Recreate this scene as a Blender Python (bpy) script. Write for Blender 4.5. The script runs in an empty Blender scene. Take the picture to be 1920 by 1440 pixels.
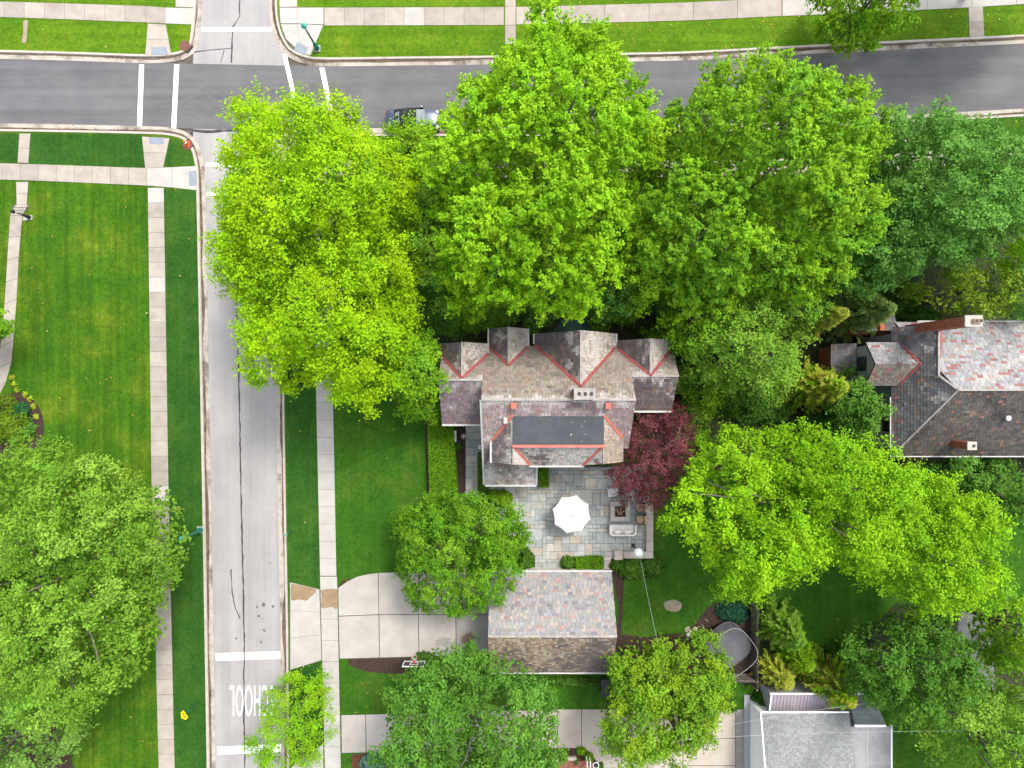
import bpy, math, random
import numpy as np
from mathutils import Vector, noise

# ------------------------------------------------------------------ camera, sky, sun, exposure
scene = bpy.context.scene
COL = scene.collection
H = 58.0                      # drone height; 24 mm lens looking straight down
F = 1280.0                    # pixels per metre at one metre, in the 1920 px wide picture
R = math.radians
cam_data = bpy.data.cameras.new("camera"); cam_data.lens = 24; cam_data.sensor_width = 36
cam_data.clip_end = 2000; cam_data.clip_start = 0.5
cam = bpy.data.objects.new("camera", cam_data); COL.objects.link(cam)
cam.location = (0, 0, H); scene.camera = cam

SUN_AZ, SUN_EL = R(52), R(58)          # azimuth counted from +X (picture right) towards +Y (picture top)
world = bpy.data.worlds.new("World"); scene.world = world; world.use_nodes = True
wn = world.node_tree.nodes; wl = world.node_tree.links
sky = wn.new("ShaderNodeTexSky"); sky.sky_type = 'NISHITA'; sky.sun_disc = False
sky.sun_elevation = SUN_EL; sky.sun_rotation = math.pi / 2 - SUN_AZ
sky.air_density = 1.0; sky.dust_density = 3.0; sky.ozone_density = 1.0
wn["Background"].inputs[1].default_value = 0.15
hs = wn.new("ShaderNodeHueSaturation"); hs.inputs['Saturation'].default_value = 0.42      # thin bright overcast
wl.new(sky.outputs[0], hs.inputs['Color']); wl.new(hs.outputs[0], wn["Background"].inputs[0])
sd = bpy.data.lights.new("sun", 'SUN'); sd.energy = 1.2; sd.angle = R(12); sd.color = (1.0, 0.95, 0.87)
sun = bpy.data.objects.new("sun", sd); COL.objects.link(sun)
sdir = Vector((math.cos(SUN_AZ) * math.cos(SUN_EL), math.sin(SUN_AZ) * math.cos(SUN_EL), math.sin(SUN_EL)))
sun.rotation_euler = sdir.to_track_quat('Z', 'Y').to_euler(); sun.location = sdir * 80
scene.view_settings.view_transform = 'Standard'; scene.view_settings.look = 'None'
scene.view_settings.gamma = 1.0; scene.view_settings.use_curve_mapping = False
scene.view_settings.exposure = 1.5
scene.cycles.max_bounces = 6; scene.cycles.diffuse_bounces = 3; scene.cycles.transmission_bounces = 4; scene.cycles.transparent_max_bounces = 8

# ------------------------------------------------------------------ helpers
def P(px, py, z=0.0):
    "picture pixel (1920 x 1440) at height z -> place in the world"
    return Vector(((px - 960) * (H - z) / F, (720 - py) * (H - z) / F, z))
def lin(r, g, b):
    f = lambda c: (c / 255 / 12.92) if c / 255 <= 0.04045 else ((c / 255 + 0.055) / 1.055) ** 2.4
    return (f(r), f(g), f(b))
def origin_of(o):
    v = Vector((0, 0, 0))
    while o is not None:
        v += o.location; o = o.parent
    return v
def tag(o, label=None, cat=None, group=None, kind=None):
    if label: o["label"] = label
    if cat: o["category"] = cat
    if group: o["group"] = group
    if kind: o["kind"] = kind
    return o
def thing(name, label, cat, loc, group=None):
    o = bpy.data.objects.new(name, None); COL.objects.link(o); o.location = loc; o.empty_display_size = 0.2
    return tag(o, label, cat, group)
def link_mesh(name, me, mat, parent=None):
    o = bpy.data.objects.new(name, me); COL.objects.link(o)
    if mat and not me.materials: me.materials.append(mat)
    if parent is not None: o.parent = parent
    return o
class MB:
    "collects faces in world space; build() links them as one mesh object"
    def __init__(s): s.v = []; s.f = []; s.c = []; s.smooth = False
    def face(s, pts, col=None):
        n = len(s.v); s.v += [tuple(p) for p in pts]; s.f.append(tuple(range(n, n + len(pts)))); s.c.append(col); return s
    def solid(s, vs, fs, col=None):
        n = len(s.v); s.v += [tuple(p) for p in vs]
        for f in fs: s.f.append(tuple(i + n for i in f)); s.c.append(col)
        return s
    def box(s, c, size, rz=0, col=None):
        cx, cy, cz = c; a, b, h = size[0] / 2, size[1] / 2, size[2] / 2; k, q = math.cos(rz), math.sin(rz)
        vs = [(cx + x * k - y * q, cy + x * q + y * k, cz + z) for z in (-h, h) for x, y in ((-a, -b), (a, -b), (a, b), (-a, b))]
        return s.solid(vs, [(3, 2, 1, 0), (4, 5, 6, 7), (0, 1, 5, 4), (1, 2, 6, 5), (2, 3, 7, 6), (3, 0, 4, 7)], col)
    def span(s, x0, x1, y0, y1, z0, z1, col=None):
        return s.box(((x0 + x1) / 2, (y0 + y1) / 2, (z0 + z1) / 2), (abs(x1 - x0), abs(y1 - y0), abs(z1 - z0)), 0, col)
    def prism(s, poly, z0, z1, col=None):
        n = len(poly); a = sum(poly[i][0] * poly[(i + 1) % n][1] - poly[(i + 1) % n][0] * poly[i][1] for i in range(n))
        if a < 0: poly = poly[::-1]
        vs = [(p[0], p[1], z0) for p in poly] + [(p[0], p[1], z1) for p in poly]
        return s.solid(vs, [tuple(range(n - 1, -1, -1)), tuple(range(n, 2 * n))] + [(i, (i + 1) % n, (i + 1) % n + n, i + n) for i in range(n)], col)
    def tube(s, pts, rad, n=8, col=None, cap=True):
        pts = [Vector(p) for p in pts]; m = len(pts); rad = rad if hasattr(rad, '__len__') else [rad] * m
        vs = []; fs = []
        for i, p in enumerate(pts):
            t = (pts[min(i + 1, m - 1)] - pts[max(i - 1, 0)]).normalized()
            a = t.cross(Vector((0, 0, 1)) if abs(t.z) < 0.9 else Vector((1, 0, 0))).normalized(); b = t.cross(a)
            for k in range(n):
                w = 2 * math.pi * k / n; vs.append(p + (a * math.cos(w) + b * math.sin(w)) * rad[i])
        for i in range(m - 1):
            for k in range(n): fs.append((i * n + k, i * n + (k + 1) % n, (i + 1) * n + (k + 1) % n, (i + 1) * n + k))
        if cap: fs += [tuple(range(n - 1, -1, -1)), tuple(range((m - 1) * n, m * n))]
        return s.solid(vs, fs, col)
    def lathe(s, c, prof, n=16, col=None):
        return s.tube([(c[0], c[1], c[2] + z) for r, z in prof], [max(r, 0.001) for r, z in prof], n, col)
    def beam(s, a, b, w, h, col=None):
        "box along a-b, w wide across, h high, top face on the line"
        a, b = Vector(a), Vector(b); t = (b - a).normalized(); q = t.cross(Vector((0, 0, 1)))
        q = (q.normalized() if q.length > 1e-6 else Vector((1, 0, 0))) * w / 2; up = q.cross(t).normalized() * h
        vs = [a - q - up, a + q - up, a + q, a - q, b - q - up, b + q - up, b + q, b - q]
        return s.solid(vs, [(0, 1, 2, 3), (7, 6, 5, 4), (0, 4, 5, 1), (1, 5, 6, 2), (2, 6, 7, 3), (3, 7, 4, 0)], col)
    def build(s, name, mat, parent=None, smooth=False, kind=None):
        o = origin_of(parent); me = bpy.data.meshes.new(name)
        me.from_pydata([(x - o.x, y - o.y, z - o.z) for x, y, z in s.v], [], s.f)
        if any(c is not None for c in s.c):
            at = me.attributes.new('Col', 'FLOAT_COLOR', 'FACE'); buf = []
            for c in s.c: buf += [*(c or (0.5, 0.5, 0.5)), 1.0]
            at.data.foreach_set('color', buf)
        if smooth or s.smooth: me.polygons.foreach_set('use_smooth', [True] * len(me.polygons))
        me.update(); ob = link_mesh(name, me, mat, parent)
        if kind: ob["kind"] = kind
        return ob

# ------------------------------------------------------------------ materials
def new_mat(name):
    m = bpy.data.materials.new(name); m.use_nodes = True
    return m, m.node_tree.nodes, m.node_tree.links, m.node_tree.nodes["Principled BSDF"]
def ramp(nd, stops):
    r = nd.new("ShaderNodeValToRGB"); e = r.color_ramp.elements
    e[0].position, e[0].color = stops[0][0], (*stops[0][1], 1); e[1].position, e[1].color = stops[-1][0], (*stops[-1][1], 1)
    for p, c in stops[1:-1]:
        k = e.new(p); k.color = (*c, 1)
    return r
def coords(nd, lk, scale=(1, 1, 1)):
    g = nd.new("ShaderNodeNewGeometry"); mp = nd.new("ShaderNodeMapping"); mp.inputs['Scale'].default_value = scale
    lk.new(g.outputs['Position'], mp.inputs['Vector']); return mp
def tex_noise(nd, lk, vec, scale, detail=4, rough=0.55, dist=0.0):
    n = nd.new("ShaderNodeTexNoise"); n.inputs['Scale'].default_value = scale; n.inputs['Detail'].default_value = detail
    n.inputs['Roughness'].default_value = rough; n.inputs['Distortion'].default_value = dist; lk.new(vec.outputs[0], n.inputs['Vector']); return n
def mixc(nd, lk, fac, a, b, mode='MIX'):
    m = nd.new("ShaderNodeMix"); m.data_type = 'RGBA'; m.blend_type = mode
    for sock, val in ((0, fac), (6, a), (7, b)):
        if isinstance(val, (int, float)): m.inputs[sock].default_value = val
        elif isinstance(val, tuple): m.inputs[sock].default_value = (*val, 1)
        else: lk.new(val, m.inputs[sock])
    return m.outputs[2]
def surf(name, c1, c2, scale=3.0, rough=0.85, fine=30.0, fine_amt=0.3, bump=0.15, obj_var=0.0, stain=None, stain_scale=0.5, stain_lo=0.55, stain_hi=0.7, spec=0.3, stretch=(1, 1, 1), metal=0.0):
    "two-tone surface: patches, fine grain, optional stain patches, optional value shift for each object"
    m, nd, lk, bs = new_mat(name); mp = coords(nd, lk, stretch)
    n1 = tex_noise(nd, lk, mp, scale, 5, 0.6); r1 = ramp(nd, [(0.3, c1), (0.7, c2)]); lk.new(n1.outputs[0], r1.inputs[0])
    n2 = tex_noise(nd, lk, mp, fine, 3, 0.7); r2 = ramp(nd, [(0.25, (1 - fine_amt,) * 3), (0.75, (1 + fine_amt,) * 3)]); lk.new(n2.outputs[0], r2.inputs[0])
    c = mixc(nd, lk, 1.0, r1.outputs[0], r2.outputs[0], 'MULTIPLY')
    if stain:
        n3 = tex_noise(nd, lk, mp, stain_scale, 6, 0.65, 0.4); r3 = ramp(nd, [(stain_lo, (0, 0, 0)), (stain_hi, (1, 1, 1))]); lk.new(n3.outputs[0], r3.inputs[0])
        c = mixc(nd, lk, r3.outputs[0], c, stain)
    if obj_var:
        oi = nd.new("ShaderNodeObjectInfo"); r4 = ramp(nd, [(0.0, (1 - obj_var,) * 3), (1.0, (1 + obj_var * 0.6,) * 3)]); lk.new(oi.outputs['Random'], r4.inputs[0])
        c = mixc(nd, lk, 1.0, c, r4.outputs[0], 'MULTIPLY')
    lk.new(c, bs.inputs['Base Color']); bs.inputs['Roughness'].default_value = rough; bs.inputs['Specular IOR Level'].default_value = spec; bs.inputs['Metallic'].default_value = metal
    if bump:
        b = nd.new("ShaderNodeBump"); b.inputs['Strength'].default_value = bump; b.inputs['Distance'].default_value = 0.02
        lk.new(n2.outputs[0], b.inputs['Height']); lk.new(b.outputs[0], bs.inputs['Normal'])
    return m
def plain(name, c, rough=0.5, metal=0.0, spec=0.4, var=0.12, coat=0.0):
    m, nd, lk, bs = new_mat(name); mp = coords(nd, lk); n = tex_noise(nd, lk, mp, 9.0, 4)
    r = ramp(nd, [(0.3, tuple(x * (1 - var) for x in c)), (0.7, tuple(min(1, x * (1 + var)) for x in c))]); lk.new(n.outputs[0], r.inputs[0])
    lk.new(r.outputs[0], bs.inputs['Base Color']); bs.inputs['Roughness'].default_value = rough; bs.inputs['Metallic'].default_value = metal
    bs.inputs['Specular IOR Level'].default_value = spec; bs.inputs['Coat Weight'].default_value = coat; bs.inputs['Coat Roughness'].default_value = 0.05
    return m
def attr_mat(name, rough=0.7, transl=0.0, fine=0.0, spec=0.25):
    m, nd, lk, bs = new_mat(name); a = nd.new("ShaderNodeAttribute"); a.attribute_name = 'Col'; c = a.outputs['Color']
    if fine:
        mp = coords(nd, lk); n = tex_noise(nd, lk, mp, 14.0, 5, 0.7); r = ramp(nd, [(0.25, (1 - fine,) * 3), (0.75, (1 + fine,) * 3)]); lk.new(n.outputs[0], r.inputs[0])
        c = mixc(nd, lk, 1.0, c, r.outputs[0], 'MULTIPLY')
    lk.new(c, bs.inputs['Base Color']); bs.inputs['Roughness'].default_value = rough; bs.inputs['Specular IOR Level'].default_value = spec
    if transl:
        t = nd.new("ShaderNodeBsdfTranslucent"); lk.new(mixc(nd, lk, 1.0, c, (1.15, 1.15, 0.5), 'MULTIPLY'), t.inputs['Color'])
        mx = nd.new("ShaderNodeMixShader"); mx.inputs[0].default_value = transl
        lk.new(bs.outputs[0], mx.inputs[1]); lk.new(t.outputs[0], mx.inputs[2]); lk.new(mx.outputs[0], nd["Material Output"].inputs[0])
    return m

M = {}
M['leaf'] = attr_mat('leaf', 0.6, 0.30, spec=0.08)
M['blade'] = attr_mat('grass_blade', 0.6, 0.3)
M['slate'] = attr_mat('slate', 0.65, 0, 0.16)
M['bark'] = surf('bark', (0.10, 0.085, 0.07), (0.19, 0.17, 0.145), 4, 0.9, 25, 0.4, 0.5)
def lawn_mat(name, a, b, c, stripe=0.0, axis='X'):
    m, nd, lk, bs = new_mat(name); mp = coords(nd, lk)
    n1 = tex_noise(nd, lk, mp, 0.30, 9, 0.68); r1 = ramp(nd, [(0.3, a), (0.5, b), (0.70, c)]); lk.new(n1.outputs[0], r1.inputs[0])
    n2 = tex_noise(nd, lk, mp, 4.5, 7, 0.8); r2 = ramp(nd, [(0.25, (0.45,) * 3), (0.75, (1.55,) * 3)]); lk.new(n2.outputs[0], r2.inputs[0])
    cc = mixc(nd, lk, 1.0, r1.outputs[0], r2.outputs[0], 'MULTIPLY')
    if stripe:
        mp2 = coords(nd, lk, (1, 0.03, 1) if axis == 'X' else (0.03, 1, 1)); n3 = tex_noise(nd, lk, mp2, 2.6, 3, 0.6)
        r3 = ramp(nd, [(0.3, (1 - stripe,) * 3), (0.7, (1 + stripe,) * 3)]); lk.new(n3.outputs[0], r3.inputs[0]); cc = mixc(nd, lk, 1.0, cc, r3.outputs[0], 'MULTIPLY')
    lk.new(cc, bs.inputs['Base Color']); bs.inputs['Roughness'].default_value = 0.9; bs.inputs['Specular IOR Level'].default_value = 0.1
    bm = nd.new("ShaderNodeBump"); bm.inputs['Strength'].default_value = 0.6; bm.inputs['Distance'].default_value = 0.05; lk.new(n2.outputs[0], bm.inputs['Height']); lk.new(bm.outputs[0], bs.inputs['Normal'])
    return m
M['lawn_n'] = lawn_mat('lawn_yellowish', (0.046, 0.112, 0.004), (0.068, 0.140, 0.005), (0.110, 0.168, 0.010), 0.14, 'Y')  # yellower, brighter grass of the two north blocks
M['lawn_w'] = lawn_mat('lawn_mown', (0.022, 0.076, 0.004), (0.038, 0.098, 0.004), (0.088, 0.130, 0.008), 0.24, 'X')
M['lawn_e'] = lawn_mat('lawn_deep', (0.018, 0.070, 0.005), (0.029, 0.090, 0.006), (0.060, 0.108, 0.012), 0.12, 'X')
M['lawn_v'] = lawn_mat('lawn_verge', (0.013, 0.056, 0.007), (0.021, 0.072, 0.008), (0.040, 0.090, 0.010), 0.12, 'X')
M['concrete'] = surf('concrete_slab', (0.26, 0.225, 0.19), (0.33, 0.295, 0.255), 1.2, 0.9, 40, 0.16, 0.1, 0.14, (0.19, 0.155, 0.12), 0.45, 0.58, 0.85)
M['concrete_new'] = surf('concrete_pale', (0.32, 0.30, 0.275), (0.385, 0.365, 0.335), 1.0, 0.9, 40, 0.1, 0.08, 0.06, (0.27, 0.25, 0.23), 0.5, 0.6, 0.85)
M['drive'] = surf('driveway_concrete', (0.30, 0.275, 0.245), (0.37, 0.345, 0.315), 0.7, 0.9, 30, 0.1, 0.08, 0.07, (0.22, 0.19, 0.16), 0.3, 0.60, 0.85)
M['drive_tan'] = surf('tan_driveway_concrete', (0.33, 0.285, 0.235), (0.39, 0.345, 0.295), 0.7, 0.9, 30, 0.1, 0.08, 0.06, (0.25, 0.20, 0.15), 0.3, 0.60, 0.85)
M['kerb'] = surf('kerb_concrete', (0.32, 0.285, 0.24), (0.40, 0.365, 0.32), 1.5, 0.9, 30, 0.14, 0.1, 0, (0.16, 0.12, 0.085), 0.8, 0.60, 0.75)
M['gutter'] = surf('gutter_pan_concrete', (0.28, 0.245, 0.20), (0.38, 0.34, 0.30), 1.5, 0.9, 30, 0.18, 0.1, 0, (0.085, 0.062, 0.045), 0.35, 0.50, 0.66)
M['joint'] = surf('joint_soil', (0.06, 0.05, 0.04), (0.12, 0.10, 0.08), 3)
M['mulch'] = surf('mulch', (0.018, 0.011, 0.009), (0.06, 0.036, 0.026), 6, 0.95, 25, 0.6, 0.9)
M['mulch_red'] = surf('red_mulch', (0.06, 0.022, 0.012), (0.12, 0.045, 0.025), 6, 0.95, 25, 0.6, 0.9)
M['ivy_soil'] = surf('shaded_soil', (0.012, 0.02, 0.006), (0.035, 0.04, 0.014), 2, 0.95, 20, 0.5, 0.6)
M['paint'] = surf('road_paint', (0.72, 0.72, 0.72), (0.82, 0.82, 0.80), 2, 0.7, 35, 0.06, 0.1, 0, (0.40, 0.40, 0.40), 3.2, 0.58, 0.80)
M['tar'] = surf('crack_sealer', (0.02, 0.02, 0.022), (0.045, 0.045, 0.05), 3, 0.6, 30, 0.3, 0.1)
def road_mat(name, c1, c2, streak, axis):
    m, nd, lk, bs = new_mat(name); mp = coords(nd, lk); n1 = tex_noise(nd, lk, mp, 0.35, 6, 0.6)
    r1 = ramp(nd, [(0.3, c1), (0.7, c2)]); lk.new(n1.outputs[0], r1.inputs[0])
    mp2 = coords(nd, lk, (0.03, 1, 1) if axis == 'X' else (1, 0.03, 1)); n3 = tex_noise(nd, lk, mp2, 1.1, 5, 0.6)
    r3 = ramp(nd, [(0.3, (1 - streak,) * 3), (0.7, (1 + streak,) * 3)]); lk.new(n3.outputs[0], r3.inputs[0])
    c = mixc(nd, lk, 1.0, r1.outputs[0], r3.outputs[0], 'MULTIPLY')
    n2 = tex_noise(nd, lk, mp, 9, 7, 0.85); r2 = ramp(nd, [(0.25, (0.78,) * 3), (0.75, (1.22,) * 3)]); lk.new(n2.outputs[0], r2.inputs[0])
    c = mixc(nd, lk, 1.0, c, r2.outputs[0], 'MULTIPLY')
    v = nd.new("ShaderNodeTexVoronoi"); v.inputs['Scale'].default_value = 1.3; lk.new(mp.outputs[0], v.inputs['Vector'])
    r5 = ramp(nd, [(0.02, (0.55,) * 3), (0.06, (1,) * 3)]); lk.new(v.outputs['Distance'], r5.inputs[0]); c = mixc(nd, lk, 1.0, c, r5.outputs[0], 'MULTIPLY')
    lk.new(c, bs.inputs['Base Color']); bs.inputs['Roughness'].default_value = 0.85; bs.inputs['Specular IOR Level'].default_value = 0.25
    b = nd.new("ShaderNodeBump"); b.inputs['Strength'].default_value = 0.2; b.inputs['Distance'].default_value = 0.01; lk.new(n2.outputs[0], b.inputs['Height']); lk.new(b.outputs[0], bs.inputs['Normal'])
    return m
M['asphalt'] = road_mat('dark_asphalt', (0.088, 0.087, 0.090), (0.12, 0.117, 0.119), 0.2, 'X')
M['road_pale'] = road_mat('pale_road', (0.24, 0.228, 0.222), (0.295, 0.28, 0.272), 0.12, 'Y')
M['white'] = plain('white_paint', (0.83, 0.83, 0.81), 0.5, var=0.05)
M['gutter_metal'] = plain('pale_gutter', (0.40, 0.39, 0.375), 0.5, var=0.2)
M['dark_red'] = surf('dark_red_valley', (0.19, 0.045, 0.045), (0.26, 0.07, 0.065), 1.5, 0.6, 15, 0.25, 0.1)
M['ridge'] = surf('lichened_ridge', (0.19, 0.17, 0.155), (0.34, 0.315, 0.29), 2.2, 0.9, 14, 0.3, 0.3)
M['red_flash'] = surf('red_valley', (0.33, 0.085, 0.065), (0.44, 0.14, 0.105), 1.5, 0.6, 15, 0.25, 0.1)
M['stucco'] = surf('stucco', (0.45, 0.42, 0.37), (0.52, 0.49, 0.43), 1.0, 0.9, 30, 0.1, 0.3)
M['siding_grey'] = surf('grey_siding', (0.27, 0.28, 0.29), (0.32, 0.33, 0.34), 1.0, 0.7, 20, 0.06, 0.1)
M['brick'] = surf('brick', (0.20, 0.06, 0.035), (0.34, 0.11, 0.06), 4, 0.9, 14, 0.35, 0.4)
M['orange_brick'] = surf('orange_brick', (0.42, 0.13, 0.06), (0.52, 0.19, 0.09), 4, 0.9, 14, 0.25, 0.3)
M['glass'] = plain('window_glass', (0.02, 0.025, 0.03), 0.06, spec=0.7)
M['black'] = plain('black_metal', (0.02, 0.02, 0.022), 0.45)
M['dark_plastic'] = plain('dark_plastic', (0.03, 0.032, 0.036), 0.45)
M['membrane'] = surf('roof_membrane', (0.030, 0.034, 0.040), (0.052, 0.057, 0.064), 0.8, 0.6, 20, 0.2, 0.1, 0, (0.15, 0.15, 0.155), 0.5, 0.66, 0.85)
M['patina'] = plain('dark_green_metal', (0.018, 0.05, 0.042), 0.4, 0.3)
M['lamp_green'] = plain('green_enamel', (0.0, 0.12, 0.085), 0.35, coat=0.3)
M['lamp_head'] = plain('teal_enamel', (0.05, 0.38, 0.30), 0.4, coat=0.3)
M['wood_grey'] = surf('weathered_wood', (0.10, 0.085, 0.07), (0.20, 0.17, 0.14), 3, 0.9, 20, 0.3, 0.3, 0.25)
M['wood_tan'] = surf('tan_wood', (0.33, 0.21, 0.13), (0.42, 0.28, 0.18), 3, 0.7, 20, 0.2, 0.1)
M['canvas'] = plain('white_canvas', (0.56, 0.55, 0.53), 0.8, var=0.04)
M['cushion'] = plain('pale_cushion', (0.62, 0.58, 0.54), 0.9, var=0.05)
M['limestone'] = surf('limestone', (0.36, 0.315, 0.27), (0.45, 0.40, 0.35), 2, 0.9, 25, 0.15, 0.2, 0.12)
M['ash'] = surf('ash_and_char', (0.02, 0.017, 0.015), (0.08, 0.06, 0.05), 5, 0.95, 20, 0.5, 0.6)
M['log'] = surf('fire_log', (0.20, 0.11, 0.06), (0.42, 0.27, 0.18), 6, 0.9, 20, 0.3, 0.3)
M['rust'] = surf('rusted_iron', (0.10, 0.042, 0.032), (0.17, 0.07, 0.052), 5, 0.8, 25, 0.3, 0.3)
M['orange'] = plain('orange_plastic', (0.75, 0.12, 0.02), 0.5)
M['yellow'] = plain('sign_yellow', (0.78, 0.62, 0.0), 0.5, var=0.04)
M['tactile'] = surf('blue_grey_tactile_plate', (0.18, 0.20, 0.235), (0.21, 0.235, 0.27), 2, 0.8, 30, 0.12, 0.2)
M['brown_stain'] = surf('dried_mud', (0.19, 0.135, 0.078), (0.25, 0.18, 0.11), 1.6, 0.95, 25, 0.2, 0.2)
M['red'] = plain('red_paint', (0.55, 0.03, 0.04), 0.5)
M['frosted'] = plain('frosted_globe', (0.80, 0.82, 0.80), 0.25, coat=0.4, var=0.03)
M['shingle_grey'] = attr_mat('grey_shingle', 0.85, 0, 0.12)
M['metal_roof'] = surf('faded_metal_roof', (0.26, 0.22, 0.25), (0.34, 0.29, 0.32), 1.2, 0.5, 15, 0.12, 0.05, metal=0.2)
M['epdm'] = surf('weathered_flat_roof', (0.20, 0.20, 0.205), (0.30, 0.30, 0.30), 0.6, 0.8, 15, 0.12, 0.05, 0, (0.14, 0.14, 0.15), 0.4, 0.55, 0.75)
M['net'] = None
# ------------------------------------------------------------------ ground, roads, kerbs
HARD = []      # polygons (world xy) where no lawn grass grows
def hard(poly): HARD.append(np.array([(p[0], p[1]) for p in poly])); return poly
ZL = 0.12      # lawn level; the roads lie at zero
def W(pts, z=0.0): return [P(x, y, z) for x, y in pts]
def structure(name, mb, mat, smooth=False): return tag(mb.build(name, mat, None, smooth), kind='structure')
def sheet(name, pts, z, mat, is_hard=True):
    w = W(pts, z)
    if is_hard: hard(w)
    n = len(w); a = sum(w[i].x * w[(i + 1) % n].y - w[(i + 1) % n].x * w[i].y for i in range(n))
    if a < 0: w = w[::-1]
    return structure(name, MB().face(w), mat)
structure('ground', MB().face([(-900, -900, -0.06), (900, -900, -0.06), (900, 900, -0.06), (-900, 900, -0.06)]), M['joint'])
def even(pts, m=110):
    out = []
    for a, b in zip(pts, pts[1:]):
        n = max(1, min(14, int(math.hypot(b[0] - a[0], b[1] - a[1]) / m))); out += [(a[0] + (b[0] - a[0]) * i / n, a[1] + (b[1] - a[1]) * i / n) for i in range(n)]
    return out + [pts[-1]]
def smooth_line(pts, k=4):
    "Catmull-Rom through pixel points"
    out = []; n = len(pts)
    for i in range(n - 1):
        p0, p1, p2, p3 = (np.array(pts[max(0, min(n - 1, j))], float) for j in (i - 1, i, i + 1, i + 2))
        for s in range(k):
            t = s / k; out.append(tuple(0.5 * (2 * p1 + (p2 - p0) * t + (2 * p0 - 5 * p1 + 4 * p2 - p3) * t * t + (3 * p1 - p0 - 3 * p2 + p3) * t ** 3)))
    return out + [tuple(pts[-1])]
FAR = 14000
NW_C = [(-1500, 88), (0, 95), (150, 99), (270, 103), (318, 101), (343, 95), (355, 83), (359, 62), (362, 30), (364, 0), (378, -700)]
NE_C = [(514, -700), (520, 0), (523, 40), (532, 70), (548, 93), (575, 105), (612, 109), (900, 106), (1280, 98), (1550, 84), (1920, 66), (3400, -10)]
SW_C = [(-1500, 240), (0, 247), (130, 249), (270, 252), (318, 255), (345, 263), (359, 280), (366, 305), (369, 340), (372, 480), (381, 960), (389, 1440), (400, 2100)]
SE_C = [(560, 2100), (543, 1440), (541, 1180), (537, 960), (534, 760), (532, 480), (532, 330), (536, 300), (550, 274), (575, 260), (620, 256), (1000, 256), (1380, 248), (1620, 236), (1920, 219), (3400, 140)]
NW_C, NE_C, SW_C, SE_C = (even(c) for c in (NW_C, NE_C, SW_C, SE_C))
def block(name, curve, corner, mat):
    w = W(smooth_line(curve, 4), ZL) + [P(x, y, ZL) for x, y in corner]
    n = len(w); a = sum(w[i].x * w[(i + 1) % n].y - w[(i + 1) % n].x * w[i].y for i in range(n))
    return structure(name, MB().face(w if a > 0 else w[::-1]), mat)
block('lawn', NW_C, [(378, -FAR), (-FAR, -FAR), (-FAR, 30)], M['lawn_n'])
block('lawn', NE_C, [(FAR, -300), (FAR, -FAR), (514, -FAR)], M['lawn_n'])
block('lawn', SW_C, [(400, FAR), (-FAR, FAR), (-FAR, 200)], M['lawn_w'])
block('lawn', SE_C, [(FAR, -200), (FAR, FAR), (560, FAR)], M['lawn_e'])
for q in ([(307, 352), (372, 358), (373, 480), (382, 960), (390, 1440), (394, 1700), (332, 1600), (316, 915)], [(57, 251), (266, 253), (272, 314), (54, 306)], [(-300, 247), (36, 250), (33, 305), (-300, 300)], [(318, 257), (345, 266), (360, 284), (366, 310), (307, 313)], [(535, 700), (591, 700), (600, 1104), (542, 1090)], [(545, 1258), (604, 1239), (607, 1394), (546, 1436)], [(532, 480), (590, 480), (592, 720), (534, 720)]): sheet('verge', q, ZL + 0.004, M['lawn_v'], False)
def offset(line, d):
    out = []
    for i, p in enumerate(line):
        a, b = line[max(i - 1, 0)], line[min(i + 1, len(line) - 1)]; t = (b - a).normalized(); out.append(p + Vector((-t.y, t.x, 0)) * d)
    return out
M['brown_seam'] = surf('gutter_seam', (0.05, 0.036, 0.026), (0.16, 0.115, 0.08), 1.2, 0.95, 25, 0.4, 0.3)
def dense(l, d=0.6):
    out = []
    for a, b in zip(l, l[1:]):
        n = max(1, min(60, int((b - a).length / d))); out += [a.lerp(b, k / n) for k in range(n)]
    return out + [l[-1]]
def kerb(curve, side):
    l0 = dense(W(smooth_line(curve, 6), 0)); prof = [(-0.02, -0.05), (0.0, 0.145), (0.17, 0.145), (0.22, 0.03), (0.70, 0.014), (0.70, -0.05)]
    rows = [[v + Vector((0, 0, z)) for v in offset(l0, side * d)] for d, z in prof]
    def strip(a, b):
        m = MB()
        for r in range(a, b):
            for i in range(len(l0) - 1):
                q = [rows[r][i], rows[r][i + 1], rows[r + 1][i + 1], rows[r + 1][i]]; m.face(q if side < 0 else q[::-1])
        return m
    k = structure('kerb', strip(0, 3), M['kerb']); strip(3, 5).build('gutter_pan', M['gutter'], k)
    sm = MB(); a3, a4 = rows[3], rows[4]          # brown ribbon of varying width in the angle of kerb and gutter
    for i in range(len(l0) - 1):
        w0, w1 = (max(0.05, 0.20 + 0.34 * noise.noise(Vector((p.x * 0.22, p.y * 0.22, 7.0))) + 0.10 * noise.noise(Vector((p.x * 1.7, p.y * 1.7, 2.0)))) for p in (a3[i], a3[i + 1]))
        q = [a3[i].lerp(a4[i], -0.08), a3[i + 1].lerp(a4[i + 1], -0.08), a3[i + 1].lerp(a4[i + 1], w1 * 1.5), a3[i].lerp(a4[i], w0 * 1.5)]; q = [p + Vector((0, 0, 0.006)) for p in q]; sm.face(q if side < 0 else q[::-1])
    sm.build('gutter_seam', M['brown_seam'], k)
    hard([Vector(p) for p in rows[1]] + [Vector(p) for p in rows[4]][::-1])
    return rows
KERB = [kerb(NW_C, -1), kerb(NE_C, -1), kerb(SW_C, 1), kerb(SE_C, 1)]
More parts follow.
